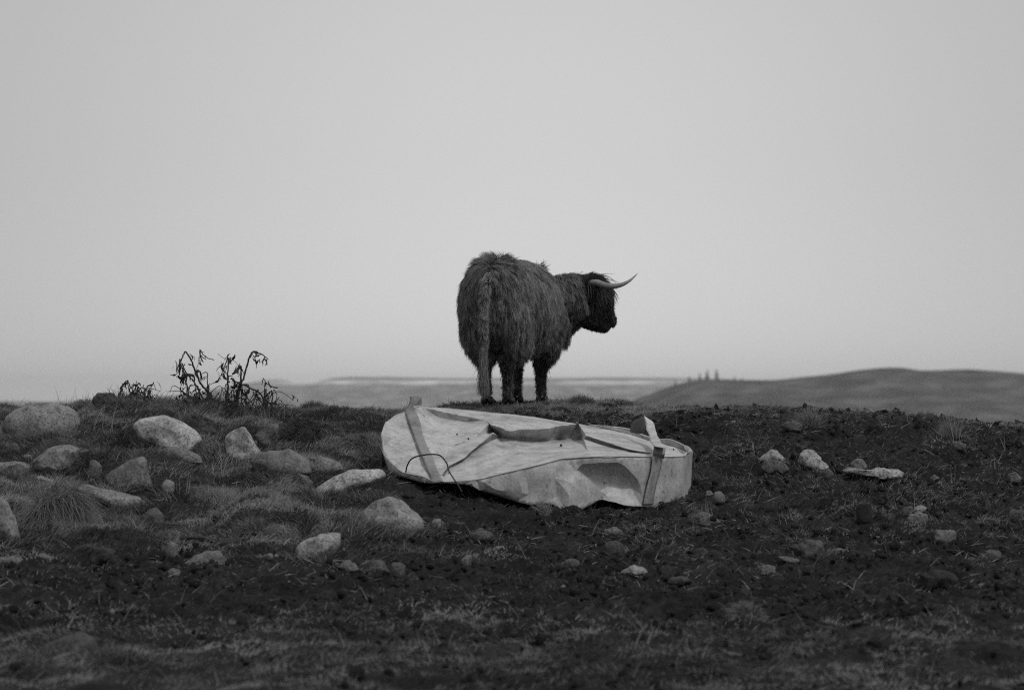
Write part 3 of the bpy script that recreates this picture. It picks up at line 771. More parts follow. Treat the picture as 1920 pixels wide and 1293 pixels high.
td = np.min([seg_dist(p, TAIL[i], TAIL[i + 1])[0] for i in range(1, len(TAIL) - 1)], axis=0)
tail = (td < .052) & (ly < -.1)
leg = sstep(.46, .26, lz) * (1 - head)
front_low = leg
length = .115 * np.ones(NF) * (1 - .30 * sstep(.68, .42, lz))
length = length + .015 * sstep(.60, .42, lz) * (1 - leg) * (np.abs(nrm[:, 2]) < .9)         # belly and flank fringe
length = length * (1 - leg) + .03 * leg
length = np.where(head > .3,   .05 * (1 - face) + .008 * face, length)
fore = np.exp(-(np.linalg.norm(p - np.array(P(1112, 527, 1.10)), axis=1) / .13) ** 2)
length = length + .035 * fore * (head > .2)
length = np.where(tail, .052, length)
length *= rng.uniform(.5, 1.35, NF)
nz1 = np.stack([vnoise(p[:, 0] * 6, p[:, 1] * 6, p[:, 2] * 6, s_) for s_ in (1, 2, 3)], -1)
nz2 = np.stack([vnoise(p[:, 0] * 22, p[:, 1] * 22, p[:, 2] * 22, s_) for s_ in (4, 5, 6)], -1)
grav = np.array([0, 0, -1.0])
side = np.sign(lx)[:, None] * np.array(L(1, 0, 0))[None]
# hair runs backwards and down along the sides, away from the spine
flow = grav[None] * 1.0 + side * sstep(.85, 1.05, lz)[:, None] * .7 - np.array(fw)[None] * .35 * sstep(.15, .5, ly)[:, None]
flow = flow + nz1 * .75 + nz2 * .55
facev = np.array((MUZ - POLL).normalized())
flow = np.where((head > .3)[:, None], facev[None] * .9 + grav[None] * .5 + nz2 * .3, flow)
flow = np.where(tail[:, None], grav[None] + nz2 * .35, flow)
flow = flow - nrm * np.sum(flow * nrm, 1)[:, None]
flow /= np.linalg.norm(flow, axis=1)[:, None] + 1e-9
lift = np.where(head > .3, .28 * (1 - face) + .1 * face, .42) * np.where(leg > .5, .6, 1)
tail_top = np.exp(-(np.linalg.norm(p - np.array(P(932, 497, -.12)), axis=1) / .11) ** 2)
ridge = sstep(.92, 1.02, lz) * (head < .2)
lift = lift + 1.3 * tail_top + .35 * ridge * (vnoise(p[:, 0] * 9, p[:, 1] * 9, p[:, 2] * 9, 15) > .1) + .15 * fore
# clumps: every strand leans towards the tip of its lock
NC = 9000
cidx = rng.choice(NF, NC, replace=False)
from mathutils.kdtree import KDTree
kd = KDTree(NC)
for i, c in enumerate(cidx): kd.insert(p[c], i)
kd.balance()
own = np.array([kd.find(q)[1] for q in p]); oc = cidx[own]
K = 6
u = np.linspace(0, 1, K)
def strand(ix):
    a = p[ix]; dir0 = nrm[ix] * lift[ix][:, None] + flow[ix]; dir0 /= np.linalg.norm(dir0, axis=1)[:, None]
    out = [a - nrm[ix] * .006]; d = dir0; q = out[0]
    for k in range(1, K):
        d = d + grav[None] * .16 * (length[ix] / .1)[:, None] * (1 - .8 * tail_top[ix])[:, None]
        d = d / np.linalg.norm(d, axis=1)[:, None]
        q = q + d * (length[ix] / (K - 1))[:, None]; out.append(q)
    return np.stack(out, 1)
S = strand(np.arange(NF)); C = strand(oc)
cw = (u ** 1.2)[None, :, None] * .72
S = S * (1 - cw) + C * cw
S = S + rng.normal(0, 1, (NF, 1, 3)) * .008 * u[None, :, None] + rng.normal(0, .0038, (NF, K, 3)) * u[None, :, None]
rad = (np.array([1.0, 1.0, .9, .75, .5, .15]) * .00125)[None] * rng.uniform(.7, 1.3, (NF, 1))
ctone = rng.random(NF)[oc]
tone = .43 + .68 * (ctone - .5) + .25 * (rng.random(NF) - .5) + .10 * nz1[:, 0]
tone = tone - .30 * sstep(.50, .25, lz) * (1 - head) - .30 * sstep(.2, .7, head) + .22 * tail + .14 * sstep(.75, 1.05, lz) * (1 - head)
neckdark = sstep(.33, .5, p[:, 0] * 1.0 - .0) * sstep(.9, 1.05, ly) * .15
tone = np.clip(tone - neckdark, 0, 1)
keep = ~((lz < .05) & (rng.random(NF) < .5))
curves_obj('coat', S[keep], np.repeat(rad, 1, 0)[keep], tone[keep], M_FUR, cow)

# tail switch and long fringe locks
def locks(name, roots, dirs, lens, K=7, wob=.02, r0=.0022, tone0=.5):
    N = len(roots); pts = [roots]; d = dirs / np.linalg.norm(dirs, axis=1)[:, None]; q = roots
    w = rng.normal(0, wob, (N, 3))
    for k in range(1, K):
        d = d + w + grav[None] * .18; d /= np.linalg.norm(d, axis=1)[:, None]; q = q + d * (lens / (K - 1))[:, None]; pts.append(q)
        w = w * .5 + rng.normal(0, wob, (N, 3))
    pts = np.stack(pts, 1)
    rad = np.interp(np.linspace(0, 1, K), [0, .6, 1], [1, .8, .15])[None] * r0 * rng.uniform(.7, 1.3, (N, 1))
    return curves_obj(name, pts, rad, np.clip(tone0 + rng.normal(0, .14, N), 0, 1), M_FUR, cow)
nt_ = 1000
tc_ = catmull([tuple(q) for q in TAIL[4:]] , 60)
ti = rng.integers(0, 60, nt_); ang = rng.random(nt_) * 2 * math.pi
roots = tc_[ti] + np.stack([np.cos(ang), np.sin(ang), 0 * ang], -1) * .010
dirs = np.stack([np.cos(ang) * .12, np.sin(ang) * .12, -np.ones(nt_)], -1) * np.array([.5, .5, 1])
end = (P(908, 738, -.25)).z
lens = np.clip((roots[:, 2] - end) * rng.uniform(.55, 1.12, nt_), .05, .5)
locks('tail_switch', roots, dirs, lens, wob=.035, r0=.0017, tone0=.5)
# leg feathering and belly fringe
sel = np.nonzero((lz < .50) & (lz > .10) & (head < .1) & ~tail)[0]; sel = rng.choice(sel, 800, replace=False)
locks('leg_feather', p[sel], nrm[sel] * .5 + grav, rng.uniform(.03, .09, len(sel)), wob=.06, r0=.0014, tone0=.15)
# forelock falling over the face
sel = np.nonzero(fore > .35)[0]; sel = rng.choice(sel, min(900, len(sel)), replace=False)
locks('forelock', p[sel], nrm[sel] * .35 + facev[None] * .8 + rng.normal(0, .22, (len(sel), 3)), rng.uniform(.07, .20, len(sel)), wob=.07, r0=.002, tone0=.16)
# ragged tufts standing up along the back and rump
sel = np.nonzero((lz > .98) & (head < .1) & ~tail & (nrm[:, 2] > .3))[0]; cen = rng.choice(sel, 45, replace=False)
rt_, dr_, ln_ = [], [], []
for c in cen:
    m = rng.integers(14, 40); lean = rng.normal(0, .55, 3) - np.array(fw) * .15
    rt_.append(p[c] + rng.normal(0, .014, (m, 3)) * [1, 1, .2]); dr_.append(nrm[c] * .75 + lean + rng.normal(0, .16, (m, 3))); ln_.append(rng.uniform(.05, .15) * rng.uniform(.6, 1.1, m))
locks('back_tufts', np.concatenate(rt_), np.concatenate(dr_), np.concatenate(ln_), wob=.05, r0=.0015, tone0=.45)
# hair fringe of the ear
er = ec[rng.integers(2, 14, 260)] + rng.normal(0, .015, (260, 3))
locks('ear_fringe', er, np.array([-.7, -.3, -.3])[None] + rng.normal(0, .35, (260, 3)), rng.uniform(.04, .09, 260), wob=.08, tone0=.14)
# ------------------------------------------------------------ rocks
_ico = {}
def ico(n):
    if n not in _ico:
        b = bmesh.new(); bmesh.ops.create_icosphere(b, subdivisions=n, radius=1)
        v = np.array([q.co for q in b.verts]); f = np.array([[q.index for q in fc.verts] for fc in b.faces]); b.free(); _ico[n] = (v, f)
    return _ico[n]
def dome(x0, x1, yt, yb, apex=.5, pw=.62):
    w, h = x1 - x0, yb - yt; ax = x0 + apex * w; pts = []
    for t in np.linspace(0, 1, 7):
        pts.append((x0 + (ax - x0) * (1 - math.cos(t * math.pi / 2)) ** 1.0, yb - h * math.sin(t * math.pi / 2) ** pw))
    for t in np.linspace(1, 0, 7)[1:]:
        pts.append((x1 - (x1 - ax) * (1 - math.cos(t * math.pi / 2)), yb - h * math.sin(t * math.pi / 2) ** pw))
    rs = np.random.default_rng(int(x0 * 7 + yt)); pts = [(a + rs.normal(0, .035) * w, b + rs.normal(0, .05) * h) for a, b in pts]
    pts += [(x1 - .08 * w, yb + .4 * h), (x0 + .08 * w, yb + .4 * h)]
    return pts
_rk = [0]; SKIRT = []
GB = 'boulders bedded in the grassy bank'; GS = 'stones lying in the dark soil'
def rock(label, poly, tint, base=None, thick=.8, facets=5, rough=.045, name='boulder', group='boulders bedded in the grassy bank', back=.3):
    """a stone with the outline poly (photo points), its own distance and thickness"""
    _rk[0] += 1; sd = 100 + _rk[0]
    tint = tint * (1.0 if group == GB else .60)
    if group == GB and facets: rough = max(rough, .04); facets += 2
    if group == GS: rough = max(rough, .075); facets = facets + 2
    Q = np.array(poly, float)
    x0, x1 = Q[:, 0].min(), Q[:, 0].max(); yt = Q[:, 1].min(); yb = base if base is not None else Q[:, 1].max()
    cx = (x0 + x1) / 2; d = ground_at(cx, yb, True)
    wid = (x1 - x0) / FPX * d; hei = (Q[:, 1].max() - yt) / FPX * d
    dep = thick * (0.5 * wid * .55 + 0.5 * hei * .45)
    dc = d + dep * back
    cy = (yt + Q[:, 1].max()) / 2
    c = np.array([cx, cy])
    n = 5 if wid > .32 else (4 if wid > .12 else 3)
    v, f = ico(n); v = v.copy()
    rs = np.random.default_rng(sd)
    # flats broken off the stone
    for _ in range(facets):
        nn = rs.normal(0, 1, 3); nn[1] = -abs(nn[1]) * .9; nn /= np.linalg.norm(nn); o = rs.uniform(.66, .9)
        k = v @ nn - o; v = v - np.where(k > 0, k * .92, 0)[:, None] * nn
    th = np.arctan2(v[:, 2], v[:, 0]); s = np.sqrt(v[:, 0] ** 2 + v[:, 2] ** 2)
    A = np.linspace(-math.pi, math.pi, 361); R = np.zeros(361)
    nxt = np.roll(Q, -1, 0)
    for i, a in enumerate(A):
        dx, dy = math.cos(a), -math.sin(a)
        e = nxt - Q; den = dx * e[:, 1] - dy * e[:, 0]; den = np.where(np.abs(den) < 1e-9, 1e-9, den)
        rel = Q - c; t = (rel[:, 0] * e[:, 1] - rel[:, 1] * e[:, 0]) / den; w_ = (rel[:, 0] * dy - rel[:, 1] * dx) / den
        ok = (t > 0) & (w_ >= -1e-6) & (w_ <= 1 + 1e-6)
        R[i] = t[ok].max() if ok.any() else 1
    kk = np.exp(-.5 * (np.arange(-5, 6) / 2.0) ** 2); kk /= kk.sum(); R = np.convolve(np.pad(R[:-1], 5, 'wrap'), kk, 'valid'); R = np.append(R, R[0])
    r = np.interp(th, A, R) / FPX * dc
    sp = np.clip(s, 0, None) ** .8
    loc = np.stack([r * sp * np.cos(th), dep * np.sign(v[:, 1]) * np.abs(v[:, 1]) ** .9, r * sp * np.sin(th)], -1)
    nv = loc / (np.linalg.norm(loc, axis=1)[:, None] + 1e-9); sz = (wid + hei) / 2
    q = loc / sz
    nz = vnoise(q[:, 0] * 2.2 + sd, q[:, 1] * 2.2, q[:, 2] * 2.2, sd) + .5 * vnoise(q[:, 0] * 5 + sd, q[:, 1] * 5, q[:, 2] * 5, sd + 1) + .3 * vnoise(q[:, 0] * 12 + sd, q[:, 1] * 12, q[:, 2] * 12, sd + 2)
    loc = loc + nv * (nz * rough * sz)[:, None]
    wc = W(cx, cy, dc)
    zb = float(H0(wc.x, dc)); off = Vector((wc.x, wc.y, zb))
    loc = loc + np.array(wc - off) - np.array([0, 0, hei * (.18 if group == GS else .05)])
    SKIRT.append((wc.x, d, wid, dep, group == GB))
    me_ = np_mesh(name, loc, f)
    if facets: me_.set_sharp_from_angle(angle=math.radians(42))
    o = new_obj(name, me_, M_ROCK); o.location = off; o.color = (tint, tint, tint, 1)
    tag(o, label, 'boulder' if name == 'boulder' else 'stone', group)
    # each stone shows its own piece of the grain
    return o

rock('broad speckled grey boulder with a low rounded top at the far left of the crest', [(2,800),(10,775),(30,761),(60,753),(95,751),(125,757),(145,768),(151,790),(140,822),(90,840),(25,835)], .24, 822, facets=0, rough=.02)
rock('small dark dome shaped rock capping the grassy rise on the skyline', dome(174,222,733,753,.45), .07, facets=2)
rock('flat narrow stone lying in grass just right of the dark skyline rock', [(240,752),(252,745),(266,749),(279,758),(262,764),(244,762)], .17, 761, name='stone')
rock('long low slab in the crest grass between the two withered plants', [(286,750),(310,746),(345,757),(352,767),(310,770),(288,764)], .13, 766)
rock('big pale egg shaped boulder slanting down to the right below the tall withered plants', [(249,792),(258,780),(278,775),(310,778),(345,790),(368,804),(377,822),(376,842),(366,856),(330,850),(290,832),(258,815)], .42, 850, facets=2, rough=.025, thick=.9)
rock('smooth grey stone half hidden under the lower edge of the big pale boulder', [(298,842),(320,833),(350,838),(378,852),(380,868),(340,872),(305,862)], .17, 862, facets=1)
rock('blocky grey rock with a flat slanted shoulder on the left slope', [(52,862),(70,846),(88,836),(95,831),(115,828),(140,833),(151,838),(150,862),(146,882),(100,888),(60,882)], .22, 880, facets=5)
rock('low mottled stone cut off by the left edge below the speckled boulder', [(-20,885),(-10,866),(20,861),(50,861),(64,874),(62,894),(20,900),(-15,900)], .18, 890, facets=2)
rock('little flat stone tucked against the left foot of the blocky grey rock', [(40,854),(50,850),(62,852),(64,860),(48,862)], .16, 859, name='stone')
rock('small rounded stone standing upright between the blocky rock and the pointed rock', dome(165,190,857,886,.4), .15, facets=3, name='stone')
rock('large pointed rock with a sharp upper right corner in the left bank', [(194,894),(205,880),(225,868),(250,858),(267,852),(274,858),(282,888),(290,912),(270,925),(210,922),(196,910)], .17, 915, facets=4)
rock('small round pale stone in the grass right of the pointed rock', dome(304,327,897,918,.5,.5), .24, facets=0, name='stone')
rock('long slanting slab half sunk in turf below the pointed rock', [(136,906),(160,903),(185,912),(225,918),(262,928),(279,942),(276,955),(245,962),(210,950),(170,930),(140,916)], .20, 950, facets=3)
rock('thin pale sliver of stone showing above the overhanging tussock', [(66,893),(80,891),(100,899),(117,908),(110,914),(85,906)], .26, 908, facets=1, name='stone')
rock('pale blocky boulder with a peaked top below the right hand withered plant', [(418,812),(432,802),(455,793),(461,795),(474,815),(485,832),(497,848),(498,862),(450,868),(424,855),(419,835)], .38, 854, facets=4)
rock('dark grey leaning slab just behind the pale blocky boulder', [(476,812),(490,798),(505,786),(520,782),(528,790),(520,812),(512,838),(508,850),(492,850),(484,830)], .14, 840, facets=3)
rock('wide mossy boulder with a smooth back in the middle of the bank', [(470,862),(482,848),(505,841),(545,840),(568,850),(582,862),(585,885),(540,900),(490,895)], .18, 885, facets=1, rough=.03)
rock('smooth oval boulder resting against the right side of the mossy boulder', [(548,872),(565,858),(600,852),(622,856),(640,866),(644,878),(620,892),(575,895),(552,888)], .19, 884, facets=1, rough=.02)
rock('jagged little stone with dark cracks below the oval boulder', [(553,880),(560,879),(575,888),(587,902),(582,914),(560,912),(552,896)], .17, 908, facets=5, name='stone')
rock('pale wedge of rock reaching up to the left end of the metal tank', [(580,922),(600,905),(625,890),(655,880),(690,875),(715,876),(722,882),(727,890),(712,900),(690,912),(670,926),(630,935),(590,936)], .42, 924, facets=2, rough=.02)
rock('large domed boulder with speckled right side in front of the tank', [(664,980),(680,953),(702,936),(728,928),(756,935),(780,953),(797,972),(802,988),(780,1006),(700,1008),(672,998)], .26, 992, facets=1, rough=.03)
rock('small round stone peeping from grass at the right foot of the large domed boulder', dome(806,834,970,985,.5), .22, facets=1, name='stone')
rock('boat shaped rock with a dark notch in its top right corner', [(550,1028),(556,1016),(575,1003),(600,996),(622,993),(640,993),(643,998),(640,1020),(630,1038),(615,1048),(580,1052),(553,1044)], .34, 1047, facets=3, thick=.9)
rock('tall smooth rock standing upright at the left edge of the picture', [(-25,960),(-20,930),(0,924),(15,935),(28,965),(36,995),(39,1012),(25,1022),(-15,1022)], .26, 1012, facets=1, rough=.02)
rock('dark triangular rock in the hollow right of the overhanging tussock', [(246,990),(262,968),(278,950),(295,946),(306,958),(308,985),(290,1000),(255,1002)], .09, 994, facets=4)
rock('small pale egg shaped stone upright on the dark soil at left', dome(309,336,1006,1032,.55,.5), .26, facets=0, name='stone', group=GS)
rock('low hump of stone with pale streaks in the dark soil at left', [(345,1048),(365,1032),(390,1022),(412,1026),(427,1046),(420,1060),(360,1062)], .26, 1050, facets=3, group=GS)
rock('flat pale stone at the left edge on the dark soil', [(-15,1052),(0,1037),(25,1036),(44,1043),(45,1056),(20,1064),(-12,1062)], .24, 1058, facets=2, name='stone', group=GS)
rock('thin pale stone lying just right of the flat stone at the left edge', [(66,1036),(80,1030),(98,1038),(106,1048),(88,1052),(70,1046)], .20, 1047, facets=2, name='stone', group=GS)
rock('mossy dark hump above the thin pale stone on the left soil', dome(160,222,1013,1042,.45), .08, facets=2, group=GS)
rock('little bright stone on the soil under the boat shaped rock, at its left', dome(494,513,1033,1043,.5), .32, facets=2, name='stone', group=GS)
rock('dark blocky stone beside the fallen stick', [(400,1018),(408,1008),(430,1004),(446,998),(456,1004),(452,1020),(420,1026)], .07, 1020, facets=4, name='stone', group=GS)
rock('low stone with a pale crest right below the boat shaped rock', [(634,1058),(645,1046),(655,1045),(668,1054),(676,1066),(650,1070)], .24, 1064, facets=3, name='stone', group=GS)
rock('rounded grey stone, larger of a touching pair below the domed boulder', [(680,1066),(690,1050),(706,1043),(720,1046),(732,1066),(720,1076),(690,1076)], .17, 1070, facets=2, group=GS)
rock('smaller grey stone touching the right side of its larger neighbour', dome(730,760,1048,1069,.45), .16, facets=1, name='stone', group=GS)
rock('faint small stone near the front edge of the turf at left', dome(313,340,1060,1074,.5), .22, facets=2, name='stone', group=GS)
rock('blurred lichen spotted boulder in the grassy foreground at lower left', [(70,1235),(80,1205),(110,1186),(150,1182),(178,1192),(192,1215),(195,1240),(150,1262),(90,1262)], .07, 1230, facets=2)
rock('low grey stone half buried in soil in front of the tank dent', dome(876,926,986,1008,.45), .15, facets=2, group=GS)
rock('tiny pale upright stone on the soil left of centre', dome(866,885,1035,1050,.6), .30, facets=3, name='stone', group=GS)
rock('thin pale stone near the middle below the half buried grey stone', dome(926,948,1020,1028,.5), .30, facets=2, name='stone', group=GS)
rock('small stone with a pale rim below the deep dent of the tank', dome(1128,1166,984,998,.5), .24, facets=2, name='stone', group=GS)
rock('dull grey stone a step below the pale rimmed stone', dome(1132,1170,1006,1028,.45), .12, facets=2, name='stone', group=GS)
rock('dusky low stone between the tiny upright stone and the pale split stone', dome(1052,1088,1043,1056,.5), .17, facets=2, name='stone', group=GS)
rock('pale split stone on the dark soil low in the middle', [(1160,1070),(1172,1060),(1190,1056),(1204,1058),(1212,1062),(1218,1070),(1195,1076),(1168,1076)], .46, 1072, facets=4, name='stone', group=GS)
rock('dark rounded stone low on the soil right of the pale split stone', dome(1250,1292,1076,1088,.5), .12, facets=2, name='stone', group=GS)
rock('smooth stone with dry grass in front by the right bottom corner of the tank', [(1290,972),(1298,958),(1315,953),(1338,958),(1354,970),(1352,985),(1325,992),(1296,988)], .17, 986, facets=1, rough=.025, group=GS)
rock('small pale pebble like stone nearest the right wall of the tank', dome(1322,1336,917,925,.5), .34, facets=1, name='stone', group=GS)
rock('small two toned stone just right of the pebble like stone by the tank', dome(1334,1358,914,935,.5), .26, facets=3, name='stone', group=GS)
rock('pale peaked rock, upper of two stacked stones right of the tank', [(1421,856),(1432,846),(1447,838),(1455,840),(1474,856),(1460,864),(1430,864)], .52, 860, facets=4, group=GS)
rock('grey flat rock, lower of two stacked stones right of the tank', [(1424,872),(1432,860),(1450,857),(1470,862),(1480,874),(1470,884),(1435,884)], .17, 879, facets=2, group=GS)
rock('pale wedge shaped boulder pointing down to the right on the right slope', [(1493,856),(1497,843),(1510,836),(1525,838),(1545,853),(1560,868),(1567,878),(1548,882),(1520,876),(1498,866)], .60, 878, facets=3, group=GS)
rock('little grey stone at the tip of the pale wedge shaped boulder', dome(1540,1562,875,890,.6), .17, facets=3, name='stone', group=GS)
rock('long flat pale slab with a dark underside on the right slope', [(1576,876),(1590,868),(1620,873),(1660,870),(1690,873),(1703,881),(1702,892),(1670,898),(1625,890),(1590,884)], .56, 893, facets=4, thick=.7, group=GS)
rock('small domed rock sitting behind the long flat pale slab', dome(1594,1630,857,878,.45), .28, 878, facets=3, group=GS)
rock('dark round boulder alone in the soil below the long flat slab', dome(1602,1637,930,962,.55,.5), .06, facets=1, group=GS)
rock('grey stone on the left of the little cluster at right', dome(1688,1714,945,960,.5), .15, facets=2, name='stone', group=GS)
rock('bright rounded stone at the top of the little cluster at right', dome(1712,1737,943,957,.6,.5), .48, facets=1, name='stone', group=GS)
rock('pale flat stone at the bottom of the little cluster at right', dome(1698,1741,957,973,.6), .30, facets=2, name='stone', group=GS)
rock('rounded stone with a pale right end below the little cluster at right', dome(1748,1792,987,1007,.4), .26, facets=2, group=GS)
rock('domed dark grey rock, larger of the leaning pair low at right', dome(1496,1548,1000,1032,.6), .15, facets=3, group=GS)
rock('slanting dark grey rock leaning against the left of the larger domed rock', [(1480,1020),(1492,1014),(1508,1026),(1518,1038),(1495,1036)], .13, 1036, facets=3, name='stone', group=GS)
rock('long thin bone like stone lying below the leaning pair at right', [(1457,1040),(1475,1039),(1500,1045),(1502,1053),(1480,1053),(1462,1047)], .24, 1052, facets=2, name='stone', group=GS)
rock('pale low stone left of the bone like stone', dome(1418,1456,1053,1068,.6), .24, facets=3, name='stone', group=GS)
rock('flat pale strip of stone right of the leaning pair of dark rocks', dome(1552,1592,1025,1033,.4), .26, facets=1, name='stone', group=GS)
rock('dark stone with a bright end lying low near the right edge', dome(1840,1882,1025,1042,.5), .16, facets=3, name='stone', group=GS)
rock('broad dark mound of rock low on the soil at right', dome(1720,1795,1058,1090,.45), .05, facets=3, group=GS)
rock('small pale stone by a dry stalk near the right edge', dome(1888,1914,880,896,.4), .24, facets=3, name='stone', group=GS)
rock('small light stone in the soil right of the long flat slab', dome(1744,1764,888,899,.5), .26, facets=2, name='stone', group=GS)
rock('dim stone at the right edge below the slope', dome(1885,1925,946,968,.5), .13, facets=2, name='stone', group=GS)
rock('flat stone beside the tall tussock on the right skyline', dome(1464,1502,785,799,.6), .19, facets=2, name='stone', group=GS)
rock('grey stone beneath the pale grass tuft on the right slope', dome(1780,1814,821,838,.4), .19, facets=2, name='stone', group=GS)
rock('flat weathered stone in the crest grass behind the hooves of the cow', [(1012,757),(1022,750),(1040,748),(1056,754),(1050,762),(1020,763)], .24, 759, facets=2, name='stone')

# ------------------------------------------------------------ withered plants on the crest
def cC(x, y): return (x / 3.4286, 630 + y / 3.4286)
def leaf_mesh(i):
    rs = np.random.default_rng(400 + i); n = 7; v = []
    ln = rs.uniform(.06, .10); wd_ = rs.uniform(.008, .014)
    for k in range(n):
        t = k / (n - 1); w = wd_ * math.sin(math.pi * min(1, t * .9 + .08)) + .001; curl = .010 * math.sin(t * 4 + i)
        a = rs.normal(0, .5)
        for s_ in (-1, 0, 1): v.append((s_ * w * math.cos(a) + curl, s_ * w * math.sin(a) + .010 * math.cos(t * 5 + i) + (0.006 if s_ == 0 else 0), -t * ln))
    q = [[k * 3 + j, k * 3 + j + 1, k * 3 + j + 4, k * 3 + j + 3] for k in range(n - 1) for j in (0, 1)]
    m = np_mesh('leaf', np.array(v), np.array(q)); m.materials.append(M_DEAD); return m
LEAVES = [leaf_mesh(i) for i in range(6)]
def plant(name, label, base_px, stems, leaves, extra=0, seed=1, tangle=None):
    rs = np.random.default_rng(seed)
    d = ground_at(base_px, stems[0][0][0][1] / 3.4286 + 630) if False else 22.0
    b = Vector((px_x(base_px, d), d, float(H0(px_x(base_px, d), d))))
    root = new_obj(name, None); root.location = b
    tag(root, label, 'dead plant', 'withered plants on the crest')
    stem_pts = []
    for pts, r0, r1 in stems:
        off = rs.uniform(-.10, .10); dd = np.linspace(off * .3, off, len(pts))
        w = [W(*cC(*q), d + dd[i]) - b for i, q in enumerate(pts)]
        w[0].z = min(w[0].z, float(H0(w[0].x + b.x, w[0].y + b.y)) - b.z - .01) if pts[0][1] > 385 else w[0].z
        c = catmull([tuple(q) for q in w], max(8, len(w) * 5)); c = c + rs.normal(0, .0022, c.shape)
        new_obj('stem', tube_mesh('stem', [Vector(q) for q in c], list(np.linspace(r0, r1, len(c)) * .8 * rs.uniform(.9, 1.15, len(c))), 6), M_DEAD, root)
        stem_pts.append(c)
    for _ in range(tangle[2] if tangle else 0):
        q0 = rs.uniform(tangle[0], tangle[1]); g0 = W(*cC(q0, 470), d) - b; g0.y += rs.uniform(-.18, .18); g0.z = float(H0(g0.x + b.x, g0.y + b.y)) - b.z - .01
        hgt = rs.uniform(.06, .24); lx_ = rs.normal(0, .10); kx = rs.normal(0, .06)
        c = catmull([tuple(g0), (g0.x + lx_ * .5, g0.y, g0.z + hgt * .6), (g0.x + lx_, g0.y + .02, g0.z + hgt), (g0.x + lx_ + kx, g0.y + .03, g0.z + hgt * rs.uniform(.6, 1.0))], 12)
        new_obj('stem', tube_mesh('stem', [Vector(q) for q in c], list(np.linspace(.0045, .002, 12)), 5), M_DEAD, root); stem_pts.append(c)
    allp = np.vstack(stem_pts)
    spots = [W(*cC(*q), d + rs.uniform(-.05, .05)) - b for q in leaves]
    for _ in range(extra): spots.append(Vector(allp[rs.integers(len(allp))]))
    for q in spots:
        for _ in range(2):
            o = new_obj('leaf', LEAVES[rs.integers(6)], None, root)
            o.location = q + Vector(rs.normal(0, .012, 3)) + Vector((0, 0, .02)); o.rotation_euler = (rs.normal(0, .5), rs.normal(0, .5), rs.uniform(0, 6.3))
            k = rs.uniform(.4, 1.25); kx = k * rs.uniform(.35, 1.1); o.scale = (kx, k, k)
    return root
T = .0085
plant('withered_plant', 'tall withered thistle with a sharply bent drooping top, left of the tallest two', 395, [
    ([(1385,450),(1340,370),(1290,300),(1250,210),(1215,130),(1190,98),(1172,140),(1150,190),(1138,215)], .011, .005),
    ([(1345,450),(1270,330),(1210,250),(1180,200)], .009, .004), ([(1350,450),(1335,320),(1330,235),(1285,245)], .007, .003),
    ([(1215,450),(1205,330),(1190,240),(1160,330)], .006, .003), ([(1262,240),(1275,165),(1290,105),(1316,106)], .0025, .002),
    ([(1270,450),(1262,390),(1290,340)], .007, .004), ([(1175,450),(1172,390),(1160,360)], .005, .003)],
    [(1145,185),(1150,210),(1145,260),(1165,265),(1180,280),(1210,345),(1165,330),(1260,390),(1290,420),(1170,400),(1335,270),(1225,140),(1200,205),(1310,370),(1335,400),(1160,240),(1190,265),(1270,240),(1285,110),(1255,360)], 36, 5, (1190, 1400, 15))
plant('withered_plant', 'tallest withered thistle clump with a hanging leafy head arching to the right', 440, [
    ([(1450,470),(1465,330),(1465,230),(1470,140),(1445,190),(1415,260)], .010, .004), ([(1495,480),(1530,350),(1565,270),(1600,150),(1625,100),(1690,122),(1722,150)], .012, .005),
    ([(1515,480),(1545,300),(1550,195),(1530,215)], .011, .005), ([(1745,480),(1680,380),(1600,330),(1520,295),(1480,270)], .010, .005),
    ([(1742,480),(1750,360),(1700,390)], .008, .005), ([(1700,390),(1755,350),(1780,390),(1778,430)], .004, .003), ([(1400,110),(1440,145),(1480,180)], .002, .002), ([(1482,140),(1510,165),(1540,195)], .0025, .002),
    ([(1640,480),(1560,400),(1500,450)], .006, .004), ([(1420,480),(1480,370),(1540,310)], .007, .004), ([(1600,500),(1640,410),(1700,440)], .006, .004), ([(1700,385),(1700,320),(1706,298),(1712,330)], .003, .002)],
    [(1425,200),(1415,265),(1405,255),(1440,250),(1435,200),(1462,150),(1690,150),(1712,165),(1670,160),(1650,125),(1625,120),(1480,290),(1530,310),(1620,370),(1660,400),(1720,430),(1590,370),(1560,330),(1520,400),(1630,450),(1470,380),(1700,170),(1640,140),(1600,430),(1490,430),(1550,440),(1680,440),(1760,440),(1540,215)], 42, 9, (1430, 1740, 40))
plant('withered_plant', 'small arching withered plant beside the flat stone on the skyline', 245, [
    ([(765,420),(770,385),(785,330),(812,290),(845,330),(872,385)], .008, .005), ([(860,410),(835,360),(815,300)], .006, .004), ([(985,420),(968,385),(935,340),(905,335),(912,360)], .006, .004), ([(875,330),(868,350),(850,385)], .003, .002)],
    [(785,340),(775,380),(795,320),(825,300),(845,340),(875,315),(874,330),(915,345),(940,350),(960,370),(850,380),(830,390)], 12, 13, (770, 960, 8))

# fallen stick on the soil, left
stp = [(338, 1004), (360, 1006), (385, 1011), (404, 1014), (432, 1021)]
sw = []
for q in stp:
    d = ground_at(*q); w = W(q[0], q[1], d); w.z = float(H(w.x, w.y)) + .015; sw.append(w)
so_ = new_obj('stick', tube_mesh('stick', [Vector(c) for c in catmull([tuple(q) for q in sw], 20)], list(np.linspace(.012, .006, 20)), 7), M_DEAD)
tag(so_, 'dark fallen stick lying on the soil left of the boat shaped rock', 'stick')

